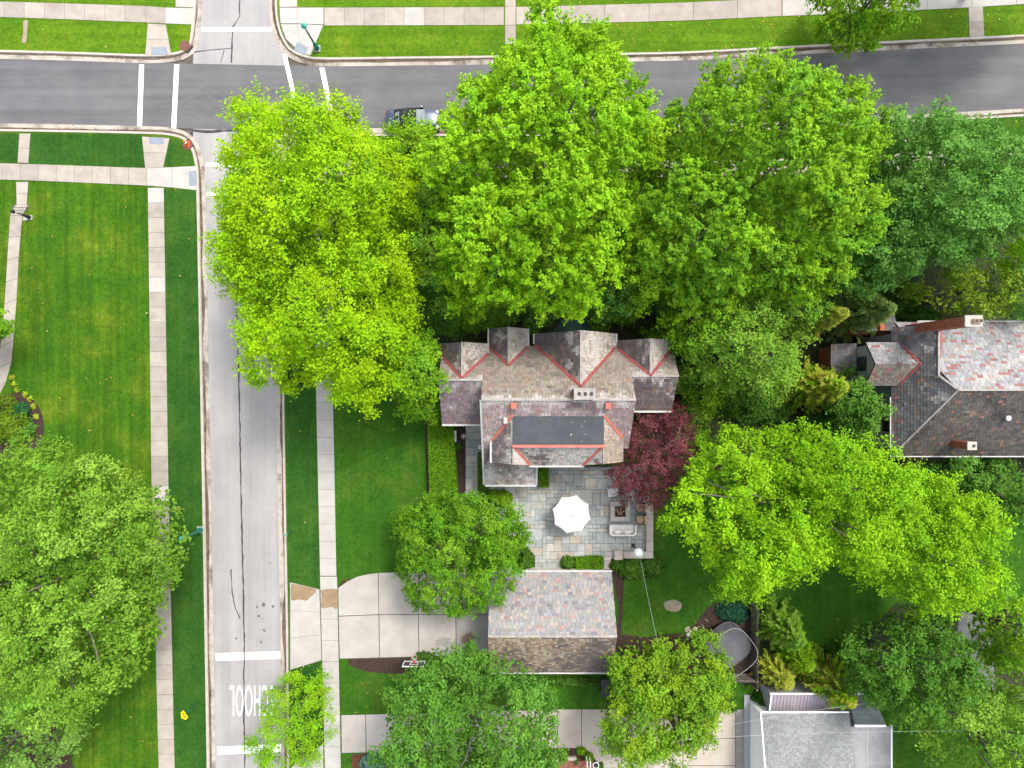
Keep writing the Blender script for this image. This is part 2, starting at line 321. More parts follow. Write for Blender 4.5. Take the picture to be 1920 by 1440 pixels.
# side: kerb lies on the road side of the lawn edge
pale = sheet('road', [(370, -FAR), (525, -FAR), (540, 300), (560, FAR), (390, FAR), (362, 300)], 0.0, M['road_pale'])
dark_top = [(-FAR, 40), (0, 100), (345, 119), (535, 123), (640, 122), (1280, 112), (1920, 80), (FAR, -500)]
dark_bot = [(FAR, -390), (1920, 208), (1620, 224), (1380, 236), (1000, 244), (540, 246), (345, 241), (0, 240), (-FAR, 205)]
darkr = sheet('road', dark_top + dark_bot, 0.005, M['asphalt'])
def ribbon(pts, wpx, z, seed=0, jit=0.0):
    l = [P(x, y, z) for x, y in pts]; rng = random.Random(seed); m = MB(); a = offset(l, 0.5); b = offset(l, -0.5)
    for i in range(len(l) - 1):
        def side(k):
            h = wpx / 22.07 / 2 * (1 + jit * rng.uniform(-1, 1)); d = (a[k] - l[k]); return l[k] + d * 2 * h, l[k] - d * 2 * h
        if i == 0: p0 = side(0)
        p1 = side(i + 1); m.face([p0[1], p1[1], p1[0], p0[0]]); p0 = p1
    return m
def paint(parent, quad, z=0.010):
    w = W(quad, z); n = 4; a = sum(w[i].x * w[(i + 1) % n].y - w[(i + 1) % n].x * w[i].y for i in range(n))
    return MB().face(w if a > 0 else w[::-1]).build('painted_line', M['paint'], parent)
paint(darkr, [(261, 121), (270, 121), (266, 239), (257, 239)])
paint(darkr, [(327, 121), (336, 121), (330, 241), (321, 241)])
paint(pale, [(377, 51), (509, 51), (509, 59), (377, 59)], 0.016)
paint(darkr, [(529, 101), (537, 101), (570, 243), (562, 243)], 0.016)
paint(darkr, [(599, 127), (608, 127), (632, 243), (623, 243)])
paint(pale, [(386, 305), (516, 306), (516, 313), (386, 312)])
paint(pale, [(387, 360), (516, 361), (516, 368), (387, 367)])
paint(pale, [(404, 1225), (525, 1221), (526, 1235), (405, 1239)])
paint(pale, [(407, 1400), (535, 1395), (536, 1410), (408, 1415)])
# the word on the road, read when driving down the picture
fc = bpy.data.curves.new('school', 'FONT'); fc.body = 'SCHOOL'; fc.size = 1.0; fc.space_character = 1.12
fo = bpy.data.objects.new('school', fc); COL.objects.link(fo); bpy.context.view_layer.update()
fm = bpy.data.meshes.new_from_object(fo.evaluated_get(bpy.context.evaluated_depsgraph_get())); bpy.data.objects.remove(fo)
co = np.empty(len(fm.vertices) * 3); fm.vertices.foreach_get('co', co); co = co.reshape(-1, 3); mn, mx = co.min(0), co.max(0)
a0, a1 = P(431, 1343, 0.011), P(513, 1285, 0.011); u = (co - mn) / np.maximum(mx - mn, 1e-6)
co[:, 0] = a1.x + (a0.x - a1.x) * u[:, 0]; co[:, 1] = a1.y + (a0.y - a1.y) * u[:, 1]; co[:, 2] = 0.011
fm.vertices.foreach_set('co', co.ravel()); fm.update(); sw = link_mesh('school_lettering', fm, M['paint'], pale); sw['label'] = 'white word SCHOOL painted on the pale street'
def crack(parent, pts, w, seed=1):
    out = []; rng = random.Random(seed)
    for i in range(len(pts) - 1):
        n = max(2, int(math.hypot(pts[i + 1][0] - pts[i][0], pts[i + 1][1] - pts[i][1]) / 9))
        for k in range(n):
            t = k / n; out.append((pts[i][0] + (pts[i + 1][0] - pts[i][0]) * t + rng.uniform(-0.7, 0.7), pts[i][1] + (pts[i + 1][1] - pts[i][1]) * t + rng.uniform(-0.7, 0.7)))
    out.append(pts[-1]); return ribbon(out, w, 0.013, seed, 0.45).build('sealed_crack', M['tar'], parent)
crack(pale, [(436, 250), (439, 420), (443, 570), (446, 650), (449, 760), (451, 870), (453, 960), (456, 1100), (458, 1200), (457, 1290), (459, 1440)], 2.3)
crack(pale, [(433, 1067), (435, 1110), (441, 1140), (450, 1160)], 1.6, 2)
crack(pale, [(450, -20), (449, 30), (437, 50), (435, 75), (434, 118)], 2.2, 3)
crack(pale, [(434, 91), (400, 93), (364, 98)], 1.6, 4); crack(pale, [(420, 93), (414, 118)], 1.0, 6)
crack(pale, [(362, 244), (390, 247), (430, 245), (455, 244), (500, 247)], 4.0, 5); crack(pale, [(362, 243), (357, 256)], 2.4, 8)
M['oil'] = surf('oil_stain', (0.06, 0.058, 0.056), (0.15, 0.145, 0.142), 3, 0.7, 20, 0.3, 0.1)
def blot(parent, px, py, r, name, mat, z=0.0125, seed=0, sx=1.0, k=14):
    g = random.Random(seed + int(px * 7 + py)); pts = []
    for i in range(k):
        w = 2 * math.pi * i / k; q = r * g.uniform(0.6, 1.15); pts.append(P(px + math.cos(w) * q * sx, py - math.sin(w) * q, z))
    return MB().face(pts).build(name, mat, parent)
for px, py, r in ((494, 1134, 5), (512, 1137, 3.5), (485, 1155, 3), (482, 1138, 3.2), (495, 1182, 3.5), (443, 1197, 2.6), (489, 1204, 3), (506, 1055, 1.8), (516, 165, 4.5), (492, 1160, 2)): blot(pale if py > 300 else darkr, px, py, r * 0.85, 'oil_spot', M['oil'], 0.0125, 0, 1.0, 20)
# faint tyre arcs in the junction
M['scuff'] = surf('tyre_scuff', (0.105, 0.105, 0.11), (0.125, 0.125, 0.13), 3)
for i, (p0, p1, p2) in enumerate((((340, 175), (400, 160), (440, 128)), ((345, 186), (410, 168), (452, 128)), ((350, 180), (400, 200), (440, 238)), ((400, 175), (440, 155), (470, 130)), ((338, 205), (380, 215), (420, 240)), ((360, 160), (410, 150), (432, 126)), ((390, 180), (430, 200), (460, 236)))):
    pts = [tuple((1 - t) ** 2 * np.array(p0) + 2 * t * (1 - t) * np.array(p1) + t * t * np.array(p2)) for t in np.linspace(0, 1, 12)]
    ribbon(pts, 1.7, 0.0075 + i * 0.0004, i, 0.2).build('tyre_scuff', M['scuff'], darkr)

# ------------------------------------------------------------------ pavements, drives, paths: every slab its own piece
def lerp_line(pts, t):
    d = [0]
    for a, b in zip(pts, pts[1:]): d.append(d[-1] + math.hypot(b[0] - a[0], b[1] - a[1]))
    s = t * d[-1]
    for i in range(len(pts) - 1):
        if s <= d[i + 1] + 1e-9:
            k = (s - d[i]) / max(d[i + 1] - d[i], 1e-9); return (pts[i][0] + (pts[i + 1][0] - pts[i][0]) * k, pts[i][1] + (pts[i + 1][1] - pts[i][1]) * k)
    return pts[-1]
def slab(parent, quad, mat, z=0.155, gap=0.012, name='slab'):
    w = W(quad, z); c = sum(w, Vector()) / len(w); w = [p + (c - p).normalized() * gap * 1.4 for p in w]
    tilt = (random.random() - 0.5) * 0.006
    MB().prism([(p.x, p.y) for p in w], ZL - 0.05, z + tilt).build(name, mat, parent)
def pavement(L, Rr, n, mat=None, pale_at=(), name='sidewalk', z=0.155, cuts=None):
    mat = mat or M['concrete']; ts = cuts or [i / n for i in range(n + 1)]
    base = sheet(name, [lerp_line(L, t) for t in ts] + [lerp_line(Rr, t) for t in reversed(ts)], ZL + 0.006, M['joint'])
    for i in range(len(ts) - 1):
        q = [lerp_line(L, ts[i]), lerp_line(L, ts[i + 1]), lerp_line(Rr, ts[i + 1]), lerp_line(Rr, ts[i])]
        slab(base, q, M['concrete_new'] if i in pale_at else mat, z)
    return base
random.seed(11)
# west side of the pale street
pavement([(277, 352), (284, 915), (298, 1470)], [(307, 352), (316, 915), (328, 1470)], 40, pale_at=(0, 6, 20), name='sidewalk')
pavement([(-30, 305), (75, 308), (275, 315)], [(-30, 336), (75, 339), (275, 348)], 9, name='sidewalk')
rampA = pavement([(275, 315), (309, 314), (370, 311)], [(275, 348), (309, 350), (370, 357)], 2, M['concrete_new'], name='ramp')
rampB = pavement([(266, 256), (272, 315)], [(318, 259), (306, 314)], 2, name='ramp')
pavement([(36, 250), (33, 305)], [(57, 250), (53, 306)], 2, name='path')
pavement([(30, 341), (31, 384)], [(53, 341), (50, 384)], 2, name='path')
pavement([(19, 404), (14, 480), (9, 560), (3, 640), (-14, 720), (-40, 770)], [(42, 404), (35, 480), (31, 560), (25, 640), (19, 700), (-6, 750)], 9, name='path')
st = sheet('steps', [(25, 384), (50, 384), (44, 405), (18, 405)], ZL + 0.008, M['joint'])
for k in range(4):
    y0, y1 = 384 + k * 5, 388.6 + k * 5; x0 = 29 - k * 2.6; slab(st, [(x0, y0), (x0 + 23, y0), (x0 + 21, y1), (x0 - 1.5, y1)], M['concrete'], 0.18 + 0.13 * (3 - k) * 0.5, 0.005, 'step')
slab(st, [(44, 404), (60, 403), (59, 413), (42, 413)], M['concrete_new'], 0.16)
# north-west corner
pavement([(-30, 2), (120, 6), (270, 11), (310, 14)], [(-30, 31), (120, 36), (270, 42), (310, 44)], 9, name='sidewalk')
pavement([(310, 14), (364, 15)], [(310, 44), (360, 46)], 1, M['concrete_new'], name='ramp')
pavement([(329, -60), (329, 13)], [(363, -60), (364, 14)], 2, M['concrete_new'], name='ramp')
rampC = pavement([(277, 44), (272, 104)], [(311, 46), (321, 101)], 2, name='ramp')
# north-east corner and north side
c1 = sheet('ramp', [(523, -60), (557, -60), (557, 13), (607, 14), (607, 47), (582, 104), (552, 96), (533, 72), (525, 40)], ZL + 0.006, M['joint'])
for q in ([(523, -60), (557, -60), (557, 13), (524, 13)], [(524, 14), (557, 14), (557, 44), (526, 44)], [(557, 14), (607, 14), (607, 46), (557, 44)], [(526, 45), (557, 45), (565, 100), (536, 73)], [(557, 45), (606, 47), (582, 104), (565, 100)]): slab(c1, q, M['concrete_new'], 0.15)
pavement([(608, 14), (945, 13)], [(608, 48), (945, 47)], 9, pale_at=(4,), name='sidewalk')
pavement([(968, 13), (1280, 5), (1466, -4)], [(968, 46), (1280, 39), (1466, 30)], 6, name='sidewalk')
pavement([(1467, -60), (1467, 30)], [(1570, -60), (1570, 26)], 3, M['concrete_new'], name='drive_apron')
pavement([(1571, -8), (1800, -20), (1990, -30)], [(1571, 26), (1800, 15), (1990, 3)], 5, M['concrete_new'], name='sidewalk')
pavement([(947, -60), (947, 13), (947, 83)], [(967, -60), (967, 13), (967, 83)], 4, name='path')
pavement([(1816, 14), (1818, 70)], [(1843, 12), (1846, 68)], 2, name='path')
# south-east block: pavement along the pale street, the hidden one along the dark street, drives
pavement([(588, 300), (592, 720), (600, 1080)], [(619, 300), (624, 720), (631, 1080)], 24, M['concrete_new'], name='sidewalk')
pavement([(600, 1081), (605, 1280), (610, 1480)], [(632, 1081), (636, 1280), (640, 1480)], 10, M['concrete_new'], name='sidewalk')
pavement([(620, 300), (1000, 303), (1400, 300), (1660, 290), (1960, 268)], [(620, 331), (1000, 334), (1400, 331), (1660, 320), (1960, 298)], 34, name='sidewalk')
pavement([(1690, 232), (1690, 268)], [(1742, 228), (1738, 262)], 1, name='path')
ap = sheet('drive_apron', [(543, 1091), (600, 1105), (604, 1238), (543, 1257)], ZL + 0.006, M['joint'])
for a, b in ((0, 0.32), (0.32, 0.64), (0.64, 1)):
    l0 = lerp_line([(544, 1092), (544, 1256)], a), lerp_line([(544, 1092), (544, 1256)], b); r0 = lerp_line([(599, 1105), (603, 1238)], a), lerp_line([(599, 1105), (603, 1238)], b)
    slab(ap, [l0[0], l0[1], r0[1], r0[0]], M['concrete_new'], 0.15)
M['drive_grey'] = surf('stained_shaded_drive', (0.20, 0.19, 0.175), (0.28, 0.265, 0.245), 0.8, 0.9, 25, 0.12, 0.08)
dr = sheet('driveway', [(634, 1102), (665, 1083), (700, 1075), (745, 1073), (925, 1073), (925, 1228), (636, 1236)], ZL + 0.006, M['joint'])
for q in ([(634, 1102), (650, 1091), (670, 1081), (690, 1076.5), (709, 1074.5), (710, 1152), (635, 1155)], [(710, 1074.4), (745, 1073), (784, 1073), (784, 1152), (710.5, 1152)], [(785, 1073), (854, 1073), (854, 1152), (785, 1152)], [(855, 1073), (925, 1073), (925, 1152), (855, 1152)],
          [(635, 1156), (710, 1153), (711, 1233), (637, 1235)], [(711, 1153), (784, 1153), (785, 1231), (712, 1233)], [(785, 1153), (854, 1153), (855, 1229), (786, 1231)], [(855, 1153), (925, 1153), (925, 1227), (856, 1229)]): slab(dr, q, M['drive_grey'] if q[0][0] > 850 else M['drive'], 0.155)  # slabs by the garage: damp staining plus garage shade put into the colour
dr2 = sheet('driveway', [(638, 1341), (1045, 1330), (1412, 1330), (1416, 1500), (1128, 1500), (1120, 1432), (1100, 1404), (1040, 1403), (720, 1412), (640, 1412)], ZL + 0.006, M['joint'])
for q in ([(640, 1341), (685, 1340), (686, 1411), (641, 1412)], [(686, 1340), (800, 1337), (800, 1409), (687, 1411)], [(801, 1337), (930, 1333), (930, 1407), (801, 1409)], [(931, 1333), (1045, 1330), (1045, 1403), (931, 1406)],
          [(1046, 1330), (1090, 1330), (1090, 1403), (1046, 1403)], [(1091, 1330), (1180, 1330), (1180, 1440), (1126, 1440), (1117, 1425), (1100, 1406), (1091, 1403)], [(1181, 1330), (1280, 1330), (1280, 1384), (1181, 1384)], [(1181, 1385), (1280, 1385), (1280, 1500), (1181, 1500)],
          [(1281, 1330), (1379, 1330), (1379, 1384), (1281, 1384)], [(1281, 1385), (1379, 1385), (1379, 1435), (1281, 1435)], [(1281, 1436), (1379, 1436), (1379, 1500), (1281, 1500)]): slab(dr2, q, M['drive_tan'] if q[0][0] > 900 else M['drive'], 0.155)
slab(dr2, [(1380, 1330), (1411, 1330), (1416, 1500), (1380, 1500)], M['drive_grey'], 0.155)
ap2 = sheet('drive_apron', [(545, 1438), (606, 1394), (607, 1412), (607, 1480), (545, 1480)], ZL + 0.006, M['joint']); slab(ap2, [(546, 1438), (606, 1395), (607, 1480), (546, 1480)], M['concrete_new'], 0.15)
def plate(quad, z, ramp_): return MB().prism([(p.x, p.y) for p in W(quad, z)], z - 0.02, z).build('tactile_plate', M['tactile'], ramp_)
plate([(354, 321), (368, 320), (369, 348), (354, 348)], 0.165, rampA); plate([(279, 257), (308, 258), (306, 270), (280, 270)], 0.165, rampB); plate([(284, 88), (312, 88), (314, 102), (284, 103)], 0.165, rampC); plate([(557, 78), (578, 89), (571, 104), (551, 94)], 0.16, c1)
def mud(parent, pts, z=0.1585):
    w = W(smooth_line(pts + [pts[0]], 4)[:-1], z); n = len(w); a = sum(w[i].x * w[(i + 1) % n].y - w[(i + 1) % n].x * w[i].y for i in range(n))
    MB().face(w if a > 0 else w[::-1]).build('dried_mud', M['brown_stain'], parent)
mud(ap, [(546, 1094), (570, 1099), (592, 1105), (588, 1115), (581, 1120), (575, 1126), (560, 1124), (546, 1124)]); mud(ap, [(601, 1107), (631, 1105), (633, 1130), (631, 1142), (622, 1138), (612, 1140), (602, 1139), (603, 1120)], 0.1605)
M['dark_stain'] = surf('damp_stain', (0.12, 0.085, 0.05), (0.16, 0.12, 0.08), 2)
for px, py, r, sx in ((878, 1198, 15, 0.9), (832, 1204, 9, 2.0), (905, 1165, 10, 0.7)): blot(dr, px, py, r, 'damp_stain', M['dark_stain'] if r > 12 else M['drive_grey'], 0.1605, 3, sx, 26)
def beds(name, pts, mat, z, k=4): return sheet(name, smooth_line(pts + [pts[0]], k), z, mat)
B = lambda pts, mat='mulch', z=ZL + 0.012, k=4: beds('planting_bed', pts, M[mat], z, k)
B([(652, 1236), (765, 1233), (800, 1232), (798, 1262), (740, 1263), (700, 1261), (675, 1256), (655, 1246)])
B([(636, 1101), (640, 1089), (662, 1085), (650, 1091)], k=1)
B([(0, 745), (30, 735), (52, 742), (72, 762), (82, 792), (80, 822), (62, 846), (30, 862), (-30, 860), (-30, 760)])
B([(856, 795), (872, 795), (874, 925), (856, 925)], k=1); B([(873, 795), (905, 795), (905, 798), (880, 815), (872, 830)], k=1, z=ZL + 0.05)
B([(905, 905), (948, 912), (962, 905), (1000, 905), (960, 945), (945, 930), (920, 925), (903, 925)], k=1)
B([(796, 790), (806, 790), (808, 925), (800, 925)], k=1)  # dark strip painted in for the long hedge's shadow on the lawn
B([(1012, 868), (1040, 868), (1038, 912), (1012, 912)], k=1, z=ZL + 0.05)
B([(1147, 1070), (1152, 1052), (1240, 1045), (1235, 1080), (1170, 1088), (1165, 1190), (1215, 1195), (1290, 1185), (1325, 1140), (1340, 1130), (1420, 1135), (1418, 1285), (1300, 1270), (1150, 1240), (1160, 1140)], k=1)
B([(1035, 1403), (1095, 1403), (1112, 1420), (1125, 1440), (1125, 1480), (1035, 1480)], k=1); B([(660, 1415), (745, 1412), (810, 1414), (820, 1480), (660, 1480)], 'mulch_red', k=1)
B([(80, 1340), (115, 1370), (130, 1410), (135, 1470), (60, 1470), (50, 1380)], 'mulch')
B([(815, 600), (900, 560), (1250, 555), (1310, 600), (1350, 660), (1330, 800), (1290, 850), (1240, 870), (1100, 640), (870, 640), (830, 700), (800, 640)], 'ivy_soil', k=1)
B([(1350, 480), (1980, 420), (1980, 900), (1640, 940), (1330, 880), (1330, 620)], 'ivy_soil', z=ZL + 0.016, k=1)
B([(1425, 1140), (1470, 1140), (1480, 1200), (1600, 1220), (1680, 1130), (1800, 1150), (1980, 1150), (1980, 1320), (1680, 1320), (1590, 1300), (1425, 1290)], 'ivy_soil', z=ZL + 0.012, k=1)
sheet('driveway', [(1800, 1140), (1850, 1150), (1870, 1300), (1840, 1320), (1790, 1230)], ZL + 0.03, M['asphalt'])
pavement([(1640, 545), (1652, 575), (1640, 600)], [(1652, 540), (1672, 575), (1680, 598)], 4, M['limestone'], name='path')
mud_p = [(1244, 1130), (1262, 1124), (1278, 1132), (1272, 1146), (1250, 1144)]
M['bare'] = surf('bare_earth', (0.20, 0.17, 0.12), (0.27, 0.23, 0.17), 2)
beds('bare_patch', mud_p, M['bare'], ZL + 0.01); beds('bare_patch', [(1284, 1178), (1292, 1174), (1294, 1184), (1286, 1186)], M['bare'], ZL + 0.01); beds('bare_patch', [(43, 40), (52, 38), (51, 58), (49, 79), (41, 78), (44, 58)], M['bare'], ZL + 0.01)
# ------------------------------------------------------------------ bluestone patio: every stone a piece
M['bluestone'] = None
def stone_mat():
    m, nd, lk, bs = new_mat('bluestone'); oi = nd.new("ShaderNodeObjectInfo")
    r = ramp(nd, [(0.0, (0.215, 0.235, 0.235)), (0.2, (0.25, 0.28, 0.28)), (0.42, (0.31, 0.325, 0.315)), (0.62, (0.37, 0.36, 0.335)), (0.78, (0.25, 0.275, 0.265)), (0.90, (0.34, 0.305, 0.25)), (1.0, (0.30, 0.265, 0.215))]); lk.new(oi.outputs['Random'], r.inputs[0])
    mp = coords(nd, lk); n = tex_noise(nd, lk, mp, 2.0, 6, 0.65); r2 = ramp(nd, [(0.3, (0.78, 0.78, 0.78)), (0.7, (1.2, 1.18, 1.14))]); lk.new(n.outputs[0], r2.inputs[0])
    lk.new(mixc(nd, lk, 1.0, r.outputs[0], r2.outputs[0], 'MULTIPLY'), bs.inputs['Base Color']); bs.inputs['Roughness'].default_value = 0.75
    return m
M['bluestone'] = stone_mat()
pat_px = [(873, 797), (906, 797), (906, 872), (1020, 872), (1215, 872), (1218, 1045), (1056, 1045), (1056, 1070), (1002, 1070), (1002, 1045), (975, 1030), (945, 985), (930, 945), (905, 920), (900, 935), (873, 935)]
patio = sheet('patio', pat_px, ZL + 0.02, M['joint'])
pw = np.array([(p.x, p.y) for p in W(pat_px, ZL + 0.06)])
def inside(poly, x, y):
    x = np.asarray(x, float); y = np.asarray(y, float); r = np.zeros(x.shape, bool); j = len(poly) - 1
    for i in range(len(poly)):
        xi, yi = poly[i]; xj, yj = poly[j]
        c = ((yi > y) != (yj > y)) & (x < (xj - xi) * (y - yi) / ((yj - yi) if yj != yi else 1e-9) + xi); r ^= c; j = i
    return r
cell = 0.326; x0, y0 = pw.min(0); nx, ny = (np.ceil((pw.max(0) - pw.min(0)) / cell)).astype(int) + 1
gx, gy = np.meshgrid(x0 + (np.arange(nx) + 0.5) * cell, y0 + (np.arange(ny) + 0.5) * cell, indexing='ij'); free = inside(pw, gx, gy)
rs = random.Random(21); stone_mesh = {}
for i in range(nx):
    for j in range(ny):
        if not free[i, j]: continue
        opts = [(2, 2), (2, 3), (3, 2), (2, 2), (1, 2), (2, 1), (3, 3), (1, 1)]; rs.shuffle(opts); opts.append((1, 1))
        if rs.random() < 0.85: opts.sort(key=lambda o: o == (1, 1))
        for a, b in opts:
            if i + a <= nx and j + b <= ny and free[i:i + a, j:j + b].all():
                free[i:i + a, j:j + b] = False
                if (a, b) not in stone_mesh:
                    w, h = a * cell / 2 - 0.012, b * cell / 2 - 0.012; e = 0.012; vs = [(-w, -h, -0.05), (w, -h, -0.05), (w, h, -0.05), (-w, h, -0.05), (-w, -h, -0.008), (w, -h, -0.008), (w, h, -0.008), (-w, h, -0.008), (-w + e, -h + e, 0), (w - e, -h + e, 0), (w - e, h - e, 0), (-w + e, h - e, 0)]
                    me = bpy.data.meshes.new('flagstone'); me.from_pydata(vs, [], [(8, 9, 10, 11)] + [(q, (q + 1) % 4, (q + 1) % 4 + 4, q + 4) for q in range(4)] + [(q + 4, (q + 1) % 4 + 4, (q + 1) % 4 + 8, q + 8) for q in range(4)]); me.materials.append(M['bluestone']); stone_mesh[(a, b)] = me
                o = bpy.data.objects.new('flagstone', stone_mesh[(a, b)]); COL.objects.link(o); o.parent = patio
                o.location = (x0 + (i + a / 2) * cell, y0 + (j + b / 2) * cell, ZL + 0.058 + rs.uniform(-0.004, 0.004)); o.rotation_euler = (rs.uniform(-0.008, 0.008), rs.uniform(-0.008, 0.008), rs.uniform(-0.004, 0.004)); break
# ------------------------------------------------------------------ roofs: every slope a deck with courses of slates on it
def clip_poly(poly, sub):
    "Sutherland-Hodgman: polygon sub clipped by convex ccw polygon poly, 2d"
    out = sub
    for i in range(len(poly)):
        ax, ay = poly[i]; bx, by = poly[(i + 1) % len(poly)]; inp = out; out = []
        if not inp: return []
        f = lambda p: (bx - ax) * (p[1] - ay) - (by - ay) * (p[0] - ax)
        for k in range(len(inp)):
            p, q = inp[k], inp[(k + 1) % len(inp)]; fp, fq = f(p), f(q)
            if fp >= 0: out.append(p)
            if (fp >= 0) != (fq >= 0): t = fp / (fp - fq); out.append((p[0] + (q[0] - p[0]) * t, p[1] + (q[1] - p[1]) * t))
    return out
def slope(parent, pts, colour, row=0.26, width=0.25, seed=0, deck='slate', thick=0.14, lift=0.0, name='roof_slope', hi=0.034, lichen=0.0):
    pts = [Vector(p) + Vector((0, 0, lift)) for p in pts]; n = Vector((0, 0, 0))
    for i in range(len(pts)): n += pts[i].cross(pts[(i + 1) % len(pts)])
    n.normalize()
    if n.z < 0: n = -n; pts = pts[::-1]
    v = Vector((0, 0, 1)) - n * n.z; v = v.normalized() if v.length > 1e-4 else Vector((0, 1, 0)); u = v.cross(n)
    o = pts[0]; P2 = [((p - o).dot(u), (p - o).dot(v)) for p in pts]
    if sum(P2[i][0] * P2[(i + 1) % len(P2)][1] - P2[(i + 1) % len(P2)][0] * P2[i][1] for i in range(len(P2))) < 0: P2 = P2[::-1]
    m = MB(); k = len(pts); low = [p - n * thick for p in pts]
    m.solid(pts + low, [tuple(range(k)), tuple(range(2 * k - 1, k - 1, -1))] + [(i, i + k, (i + 1) % k + k, (i + 1) % k) for i in range(k)], (0.055, 0.05, 0.048))
    d = m.build(name, M[deck], parent)
    g = random.Random(seed); u0, u1 = min(p[0] for p in P2), max(p[0] for p in P2); v0, v1 = min(p[1] for p in P2), max(p[1] for p in P2)
    s = MB(); r = 0; y = v0
    while y < v1:
        x = u0 - g.uniform(0, width)
        while x < u1:
            w = width * g.uniform(0.75, 1.3); q = clip_poly(P2, [(x + 0.010, y + g.uniform(-0.012, 0.012)), (x + w - 0.010, y + g.uniform(-0.012, 0.012)), (x + w - 0.010, y + row - 0.004), (x + 0.010, y + row - 0.004)])
            if len(q) >= 3:
                top = []; base = []; tw = g.uniform(-0.006, 0.008)
                for a, b in q:
                    p = o + u * a + v * b; top.append(p + n * (hi + tw - (hi - 0.012) * (b - y) / row)); base.append(p)
                pc = o + u * (x + w / 2) + v * (y + row / 2); c = colour(pc, g)
                if lichen: c = mixt(c, jit((0.36, 0.335, 0.31), g, 0.12), (lichen * (1.15 - (v1 - y) / 0.75) + nz(pc, 1.3, 21) * 1.3 + g.uniform(-0.35, 0.35)) * 1.2)
                kk = len(q); nv = len(s.v)
                s.v += [tuple(p) for p in top + base]; s.f.append(tuple(range(nv, nv + kk))); s.c.append(c)
                for i in range(kk): s.f.append((nv + i, nv + i + kk, nv + (i + 1) % kk + kk, nv + (i + 1) % kk)); s.c.append(c)
            x += w
        y += row; r += 1
    s.build('slates', M[deck], d, kind='stuff'); return d
def nz(p, sc, off=0.0): return noise.noise(Vector((p.x * sc + off, p.y * sc - off, p.z * sc + off * 0.5)))
def mixt(a, b, t): t = max(0, min(1, t)); return tuple(x + (y - x) * t for x, y in zip(a, b))
def jit(c, g, a=0.12, h=0.05): k = 1 + g.uniform(-a, a); return tuple(max(0, x * k * (1 + g.uniform(-h, h))) for x in c)
# slate palettes: the stone colours and the lichen and soot patches that grew on them
def slate_main(base, pale, dark, pale_lo=0.05, dark_lo=0.2, off=0.0):
    def f(p, g):
        c = jit(base, g, 0.24, 0.08); c = mixt(c, jit(pale, g, 0.1), (nz(p, 0.55, off) + 0.5 * nz(p, 2.1, off + 3) + g.uniform(-0.25, 0.25) - pale_lo) * 2.4)
        c = mixt(c, jit(dark, g, 0.15), (nz(p, 0.45, off + 9) + 0.6 * nz(p, 1.8, off + 5) + g.uniform(-0.2, 0.2) - dark_lo) * 2.6)
        return mixt(c, (0.26, 0.13, 0.075), 0.55 if g.random() < 0.04 else 0)
    return f
PALE = (0.345, 0.315, 0.285); DARKM = (0.078, 0.062, 0.062)
north_c = slate_main((0.205, 0.172, 0.145), (0.27, 0.23, 0.19), (0.125, 0.108, 0.095), 0.3, 0.35)
gl = slate_main((0.105, 0.088, 0.086), (0.26, 0.235, 0.215), DARKM, 0.42, 0.30, 4.0)       # darker west faces
gr = slate_main((0.335, 0.30, 0.265), (0.39, 0.36, 0.325), (0.17, 0.135, 0.11), 0.05, 0.45, 7.0)           # paler east faces
south_c = slate_main((0.25, 0.19, 0.18), (0.40, 0.36, 0.34), (0.15, 0.11, 0.11), 0.32, 0.32, 2.0)
inner_c = slate_main((0.37, 0.34, 0.31), (0.44, 0.41, 0.38), (0.13, 0.10, 0.10), 0.0, 0.22, 11.0)
wing_c = slate_main((0.175, 0.135, 0.14), (0.31, 0.285, 0.27), (0.10, 0.08, 0.085), 0.42, 0.40, 6.0)
def window(parent, c, w, h, axis, out, name='window'):
    "framed window on a wall; axis 'x' = wall runs along x"
    f = MB(); t = 0.09; dx = (lambda s, z, a, b: (f.box((c[0] + s, c[1] + out * 0.02, c[2] + z), (a, 0.12, b))) if axis == 'x' else f.box((c[0] + out * 0.02, c[1] + s, c[2] + z), (0.12, a, b)))
    dx(-w / 2, 0, t, h + t); dx(w / 2, 0, t, h + t); dx(0, h / 2, w - t, t); dx(0, -h / 2, w - t, t); dx(0, 0, 0.04, h - t)
    o = f.build(name, M['black'], parent); p = MB()
    p.box((c[0], c[1], c[2]), (w - 0.02, 0.05, h - 0.02) if axis == 'x' else (0.05, w - 0.02, h - 0.02)); p.build('pane', M['glass'], o); return o
def gable_body(parent, x0, x1, y0, y1, ze, zr, mat, xr=None, z0=0.0, name='wall'):
    "pentagon section extruded along y"
    xr = (x0 + x1) / 2 if xr is None else xr; sec = [(x0, z0), (x1, z0), (x1, ze), (xr, zr), (x0, ze)]
    vs = [(x, y0, z) for x, z in sec] + [(x, y1, z) for x, z in sec]; m = MB(); m.solid(vs, [(0, 1, 2, 3, 4), (9, 8, 7, 6, 5)] + [(i + 5, (i + 1) % 5 + 5, (i + 1) % 5, i) for i in range(5)]); return m.build(name, mat, parent)
def strip(parent, a, b, w, h, name, mat, lift=0.05): return MB().beam(Vector(a) + Vector((0, 0, lift)), Vector(b) + Vector((0, 0, lift)), w, h).build(name, mat, parent)

